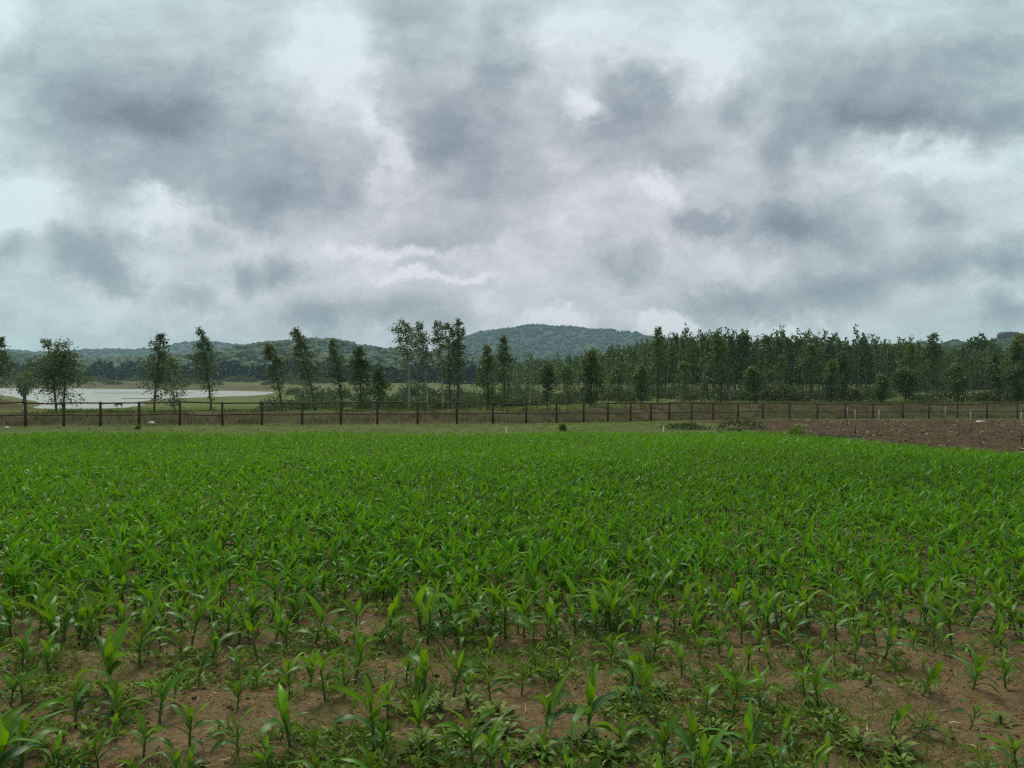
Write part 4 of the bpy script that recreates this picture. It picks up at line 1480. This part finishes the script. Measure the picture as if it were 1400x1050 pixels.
# ------------------------------------------------------------------ weeds, grass, clods, straw
def weed_mesh(rg, nl=14, size=1.0):
    g_ = Geo()
    st = Geo()
    for k_ in range(nl):
        a = k_ * 2.4 + rg.uniform(-.3, .3)
        f = k_ / nl
        r = size * (1 - .6 * f) * rg.uniform(.7, 1.2)
        p0 = np.array([[.02 * math.cos(a), .02 * math.sin(a), size * .55 * f + .01]])
        ax = np.array([[math.cos(a), math.sin(a), .15 + .8 * f]])
        # a leaf of two quads along its midrib
        n_ = np.linalg.norm(ax); ax = ax / n_
        sd_ = np.array([-math.sin(a), math.cos(a), 0]) * r * .17
        b0 = p0[0] + ax[0] * r * .25; b1 = p0[0] + ax[0] * r * .65 + (0, 0, .02 * size); tip = p0[0] + ax[0] * r - (0, 0, .12 * r)
        V = np.array([b0, b1 + sd_ + (0, 0, .04 * r), tip, b1, b1 - sd_ + (0, 0, .04 * r)])
        c = np.clip(.2 + .6 * f + rg.normal(0, .1), 0, 1)
        g_.add(V, [[0, 3, 2, 1], [0, 4, 2, 3]], [c, rg.random(), 1])
        st.tube([tuple(p0[0] * (1, 1, .9)), tuple(b0)], [.006 * size * 4, .004 * size * 4], 4, cap=False)
    st.tube([(0, 0, -.02), (0, 0, size * .3), (0, 0, size * .55)], [.02 * size, .017 * size, .01 * size], 5)
    return st.build('stem', M_WEED), g_.build('foliage', M_WEED)


WP = [weed_mesh(np.random.default_rng(3000 + k), 26, 1.0) for k in range(5)]
WEEDS = [(602, 985, .15, 'low spreading broad leaved weed between two maize plants at the front'), (640, 978, .11, 'small weed with paired leaves behind the front maize'),
         (680, 992, .17, 'widest pale broad leaved weed in the front soil gap'), (690, 1008, .12, 'small weed just in front of the widest pale weed'),
         (578, 1040, .15, 'bright weed at the bottom edge near a drooping maize leaf'), (622, 1022, .13, 'round leaved weed beside a fallen maize leaf'),
         (800, 1020, .17, 'tall leafy weed among the dense front weeds'), (832, 1040, .14, 'bright broad weed at the bottom edge under a bent leaf'),
         (852, 960, .16, 'upright weed between two maize stalks in the second row'), (900, 950, .13, 'upright pointed weed beside a looping maize leaf'),
         (1175, 1026, .15, 'star shaped weed right of the bare soil patch'), (1226, 1034, .17, 'leafy weed below the bent maize plant'),
         (1232, 1050, .13, 'pale weed at the bottom edge below the bent maize'), (1368, 990, .11, 'small star weed on bare soil near the right edge'),
         (1170, 918, .07, 'tiny weed seedling alone on bare soil below a maize plant'), (1190, 945, .09, 'flat rosette weed on the right bare soil'),
         (975, 1005, .13, 'round leaved weed at the foot of a front maize plant'), (300, 1002, .10, 'small flat weed on the left front soil'),
         (345, 920, .08, 'small green weed rosette behind the front left maize'), (448, 1005, .08, 'tiny upright weed beside an arching maize leaf'),
         (120, 1010, .06, 'tiny weed seedling on the bare left soil'), (735, 1042, .14, 'bright leafy weed at the bottom edge before the middle')]
rg = np.random.default_rng(91)
for k, (px, py, sz, lab) in enumerate(WEEDS):
    X, d = px_ground(px, py)
    t = thing('weed', lab, 'weed', (X, d, g1(X, d)), rg.uniform(0, 6.28), 'larger weeds between the front maize plants')
    t.scale = (sz * .9,) * 3
    link('stem', WP[k % 5][0], t)
    link('foliage', WP[k % 5][1], t)


def scatter(rg, n_, y0, y1, margin=1.2, power=1.6):
    y_ = y0 + (y1 - y0) * rg.uniform(0, 1, n_) ** power
    x_ = rg.uniform(-1, 1, n_) * (.674 * y_ + margin)
    return x_, y_


# small weeds carpet
rg = np.random.default_rng(92)
g_ = Geo()
wx, wy = scatter(rg, 26000, 2.7, 15, 1.2, 1.5)
den = vnoise(wx * 1.3, wy * 1.3, 81) * .6 + vnoise(wx * 4, wy * 4, 82) * .4
ok = (den > .53 - .07 * smooth(4, 7, wy)) & in_field(wx, wy)
wx, wy = wx[ok], wy[ok]
wz = gz(wx, wy)
nl = 6
ph = rg.uniform(0, 6.28, (len(wx), 1)) + np.arange(nl)[None] * 1.15 + rg.normal(0, .25, (len(wx), nl))
sz = rg.uniform(.014, .048, (len(wx), 1)) * rg.uniform(.7, 1.2, (len(wx), nl))
pos = np.stack([np.broadcast_to(wx[:, None], ph.shape) + .2 * sz * np.cos(ph), np.broadcast_to(wy[:, None], ph.shape) + .2 * sz * np.sin(ph), np.broadcast_to(wz[:, None], ph.shape) + .01 + .02 * rg.random(ph.shape)], -1).reshape(-1, 3)
ax = np.stack([np.cos(ph), np.sin(ph), rg.uniform(.0, .8, ph.shape)], -1).reshape(-1, 3)
leaf_cloud(g_, pos, ax, sz.ravel() * 1.2, sz.ravel() * .55, np.clip(np.repeat(rg.uniform(0, .9, len(wx)), nl), 0, 1), rg)
# thin grass blades
bx, by = scatter(rg, 30000, 2.7, 11, 1.0, 1.4)
den = vnoise(bx * 1.1 + 9, by * 1.1, 85) * .6 + vnoise(bx * 5, by * 5, 86) * .4
ok = (den > .52) & in_field(bx, by)
bx, by = bx[ok], by[ok]
pos = np.stack([bx, by, gz(bx, by)], 1)
ax = rg.normal(0, .8, (len(bx), 3)); ax[:, 2] = np.abs(ax[:, 2]) + .35
leaf_cloud(g_, pos, ax, rg.uniform(.05, .15, len(bx)), rg.uniform(.004, .010, len(bx)), rg.uniform(.2, .9, len(bx)), rg)
tag(link('weed_carpet', g_.build('weed_carpet', M_WEED)), 'small weeds and grass blades covering the soil between the maize', kind='stuff')

# soil clods
rg = np.random.default_rng(93)
cx, cy = scatter(rg, 6000, 2.7, 9, .8, 1.3)
px_, py_ = rg.uniform(8.4, 42, 5200), rg.uniform(15, 50, 5200)
okp = (plough_mask(px_, py_) > .5) & (py_ < fence_d(px_) - 1) & (px_ / py_ < .76)
cx = np.concatenate([cx, px_[okp]]); cy = np.concatenate([cy, py_[okp]])
rad = np.concatenate([np.clip(np.exp(rg.normal(-5.2, .55, 6000)), .002, .026), rg.uniform(.012, .045, okp.sum())])
n_ = len(cx)
V = IV1[None] * (1 + rg.uniform(-.35, .35, (n_, 12)))[..., None] * rad[:, None, None] * np.array([1.1, 1, .6])
V += np.stack([cx, cy, gz(cx, cy) + rad * .2], 1)[:, None]
Tt = np.zeros((n_ * 12, 3))
Tt[:, 2] = np.repeat((np.arange(n_) >= 6000).astype(float), 12)
tag(link('soil_clods', mesh('soil_clods', V.reshape(-1, 3), (IT1[None] + (np.arange(n_) * 12)[:, None, None]).reshape(-1, 3), M_GROUND, Tt, True)),
    'crumbly red brown soil clods', kind='stuff')

# straw litter
g_ = Geo()
sx, sy = scatter(rg, 4600, 2.7, 9, .8, 1.3)
px_, py_ = rg.uniform(8.4, 40, 2600), rg.uniform(15, 50, 2600)
okp = (plough_mask(px_, py_) > .5) & (py_ < fence_d(px_) - 1) & (px_ / py_ < .76)
lx = np.concatenate([sx, px_[okp]]); ly = np.concatenate([sy, py_[okp]])
n_ = len(lx)
ax = np.stack([rg.normal(0, 1, n_), rg.normal(0, 1, n_), rg.normal(.05, .18, n_)], 1)
ln = np.where(np.arange(n_) < 4600, rg.uniform(.01, .08, n_), rg.uniform(.10, .35, n_))
leaf_cloud(g_, np.stack([lx, ly, gz(lx, ly) + .012], 1), ax, ln, ln * .09, rg.uniform(0, 1, n_), rg)
tag(link('straw_litter', g_.build('straw_litter', M_STRAW)), 'scattered bits of dry straw on the soil', kind='stuff')


# grass of the verge, the meadow, weeds of the bank
def tufts(rg, x_, y_, hgt, spread, per, young, mat, name, label, w=.10):
    n_ = len(x_)
    X = np.repeat(x_, per) + rg.normal(0, spread, n_ * per)
    Y = np.repeat(y_, per) + rg.normal(0, spread, n_ * per)
    pos = np.stack([X, Y, gz(X, Y) - .01], 1)
    ax = rg.normal(0, .45, (n_ * per, 3)); ax[:, 2] = 1
    h = np.repeat(hgt, per) * rg.uniform(.5, 1.2, n_ * per)
    G_ = Geo()
    leaf_cloud(G_, pos, ax, h, h * w, np.clip(np.repeat(young, per) + rg.normal(0, .15, n_ * per), 0, 1), rg)
    tag(link(name, G_.build(name, mat)), label, kind='stuff')


rg = np.random.default_rng(94)
x_ = rg.uniform(-34, 40, 16000); y_ = rg.uniform(20, 56, 16000)
ss_ = y_ - fence_d(x_)
pmk = plough_mask(x_, y_)
ok = (~in_field(x_, y_)) & (ss_ < .3) & (np.abs(x_ / y_) < .78) & ((pmk < .4) | (ss_ > -2.6))
x_, y_ = x_[ok], y_[ok]
tufts(rg, x_, y_, rg.uniform(.05, .13, len(x_)), .10, 6, .2 + .8 * vnoise(x_ * .5, y_ * .5, 3), M_GRASS, 'verge_grass', 'short green grass of the verge before the fence', .16)
x_ = rg.uniform(-45, 62, 19000); s_ = rg.uniform(.2, 9, 19000)
y_ = fence_d(x_) + s_
bw_ = 4.0 + 3.4 * smooth(-.1, .2, x_ / y_)
ok = (s_ < bw_) & (np.abs(x_ / y_) < .78) & (vnoise(x_ * .7, y_ * .9, 5) > .30)
x_, y_ = x_[ok], y_[ok]
tufts(rg, x_, y_, rg.uniform(.10, .32, len(x_)), .15, 5, vnoise(x_ * .4, y_ * .6, 8) * 1.3 - .15, M_DRY, 'bank_weeds', 'dry brown and olive weeds on the bank behind the fence', .09)
x_ = rg.uniform(-75, 75, 16000); y_ = rg.uniform(40, 100, 16000)
ok = (y_ - fence_d(x_) > 4) & (np.abs(x_ / y_) < .8) & (pond_sd(x_, y_) > .5)
x_, y_ = x_[ok], y_[ok]
tufts(rg, x_, y_, rg.uniform(.08, .26, len(x_)), .25, 5, vnoise(x_ * .25, y_ * .25, 18) * 1.2, M_GRASS, 'meadow_grass', 'olive meadow grass between the bank and the pond', .16)

# ------------------------------------------------------------------ haze
gme = Geo()
x0, x1, y0, y1, z0, z1 = -2600, 2600, -260, 2700, -6.0, 130.0
Vb = [(x0, y0, z0), (x1, y0, z0), (x1, y1, z0), (x0, y1, z0), (x0, y0, z1), (x1, y0, z1), (x1, y1, z1), (x0, y1, z1)]
Qb = [[3, 2, 1, 0], [4, 5, 6, 7], [0, 1, 5, 4], [1, 2, 6, 5], [2, 3, 7, 6], [3, 0, 4, 7]]
mh = bpy.data.materials.new('haze'); mh.use_nodes = True
nt = mh.node_tree; nt.nodes.clear()
vo = nt.nodes.new('ShaderNodeVolumePrincipled')
vo.inputs['Color'].default_value = (.58, .84, 1.0, 1)
vo.inputs['Density'].default_value = .00024
vo.inputs['Anisotropy'].default_value = .0
oo = nt.nodes.new('ShaderNodeOutputMaterial')
nt.links.new(vo.outputs[0], oo.inputs['Volume'])
tag(link('haze', mesh('haze', Vb, Qb, mh, None, False)), 'thin humid air veiling the far hills', kind='stuff')
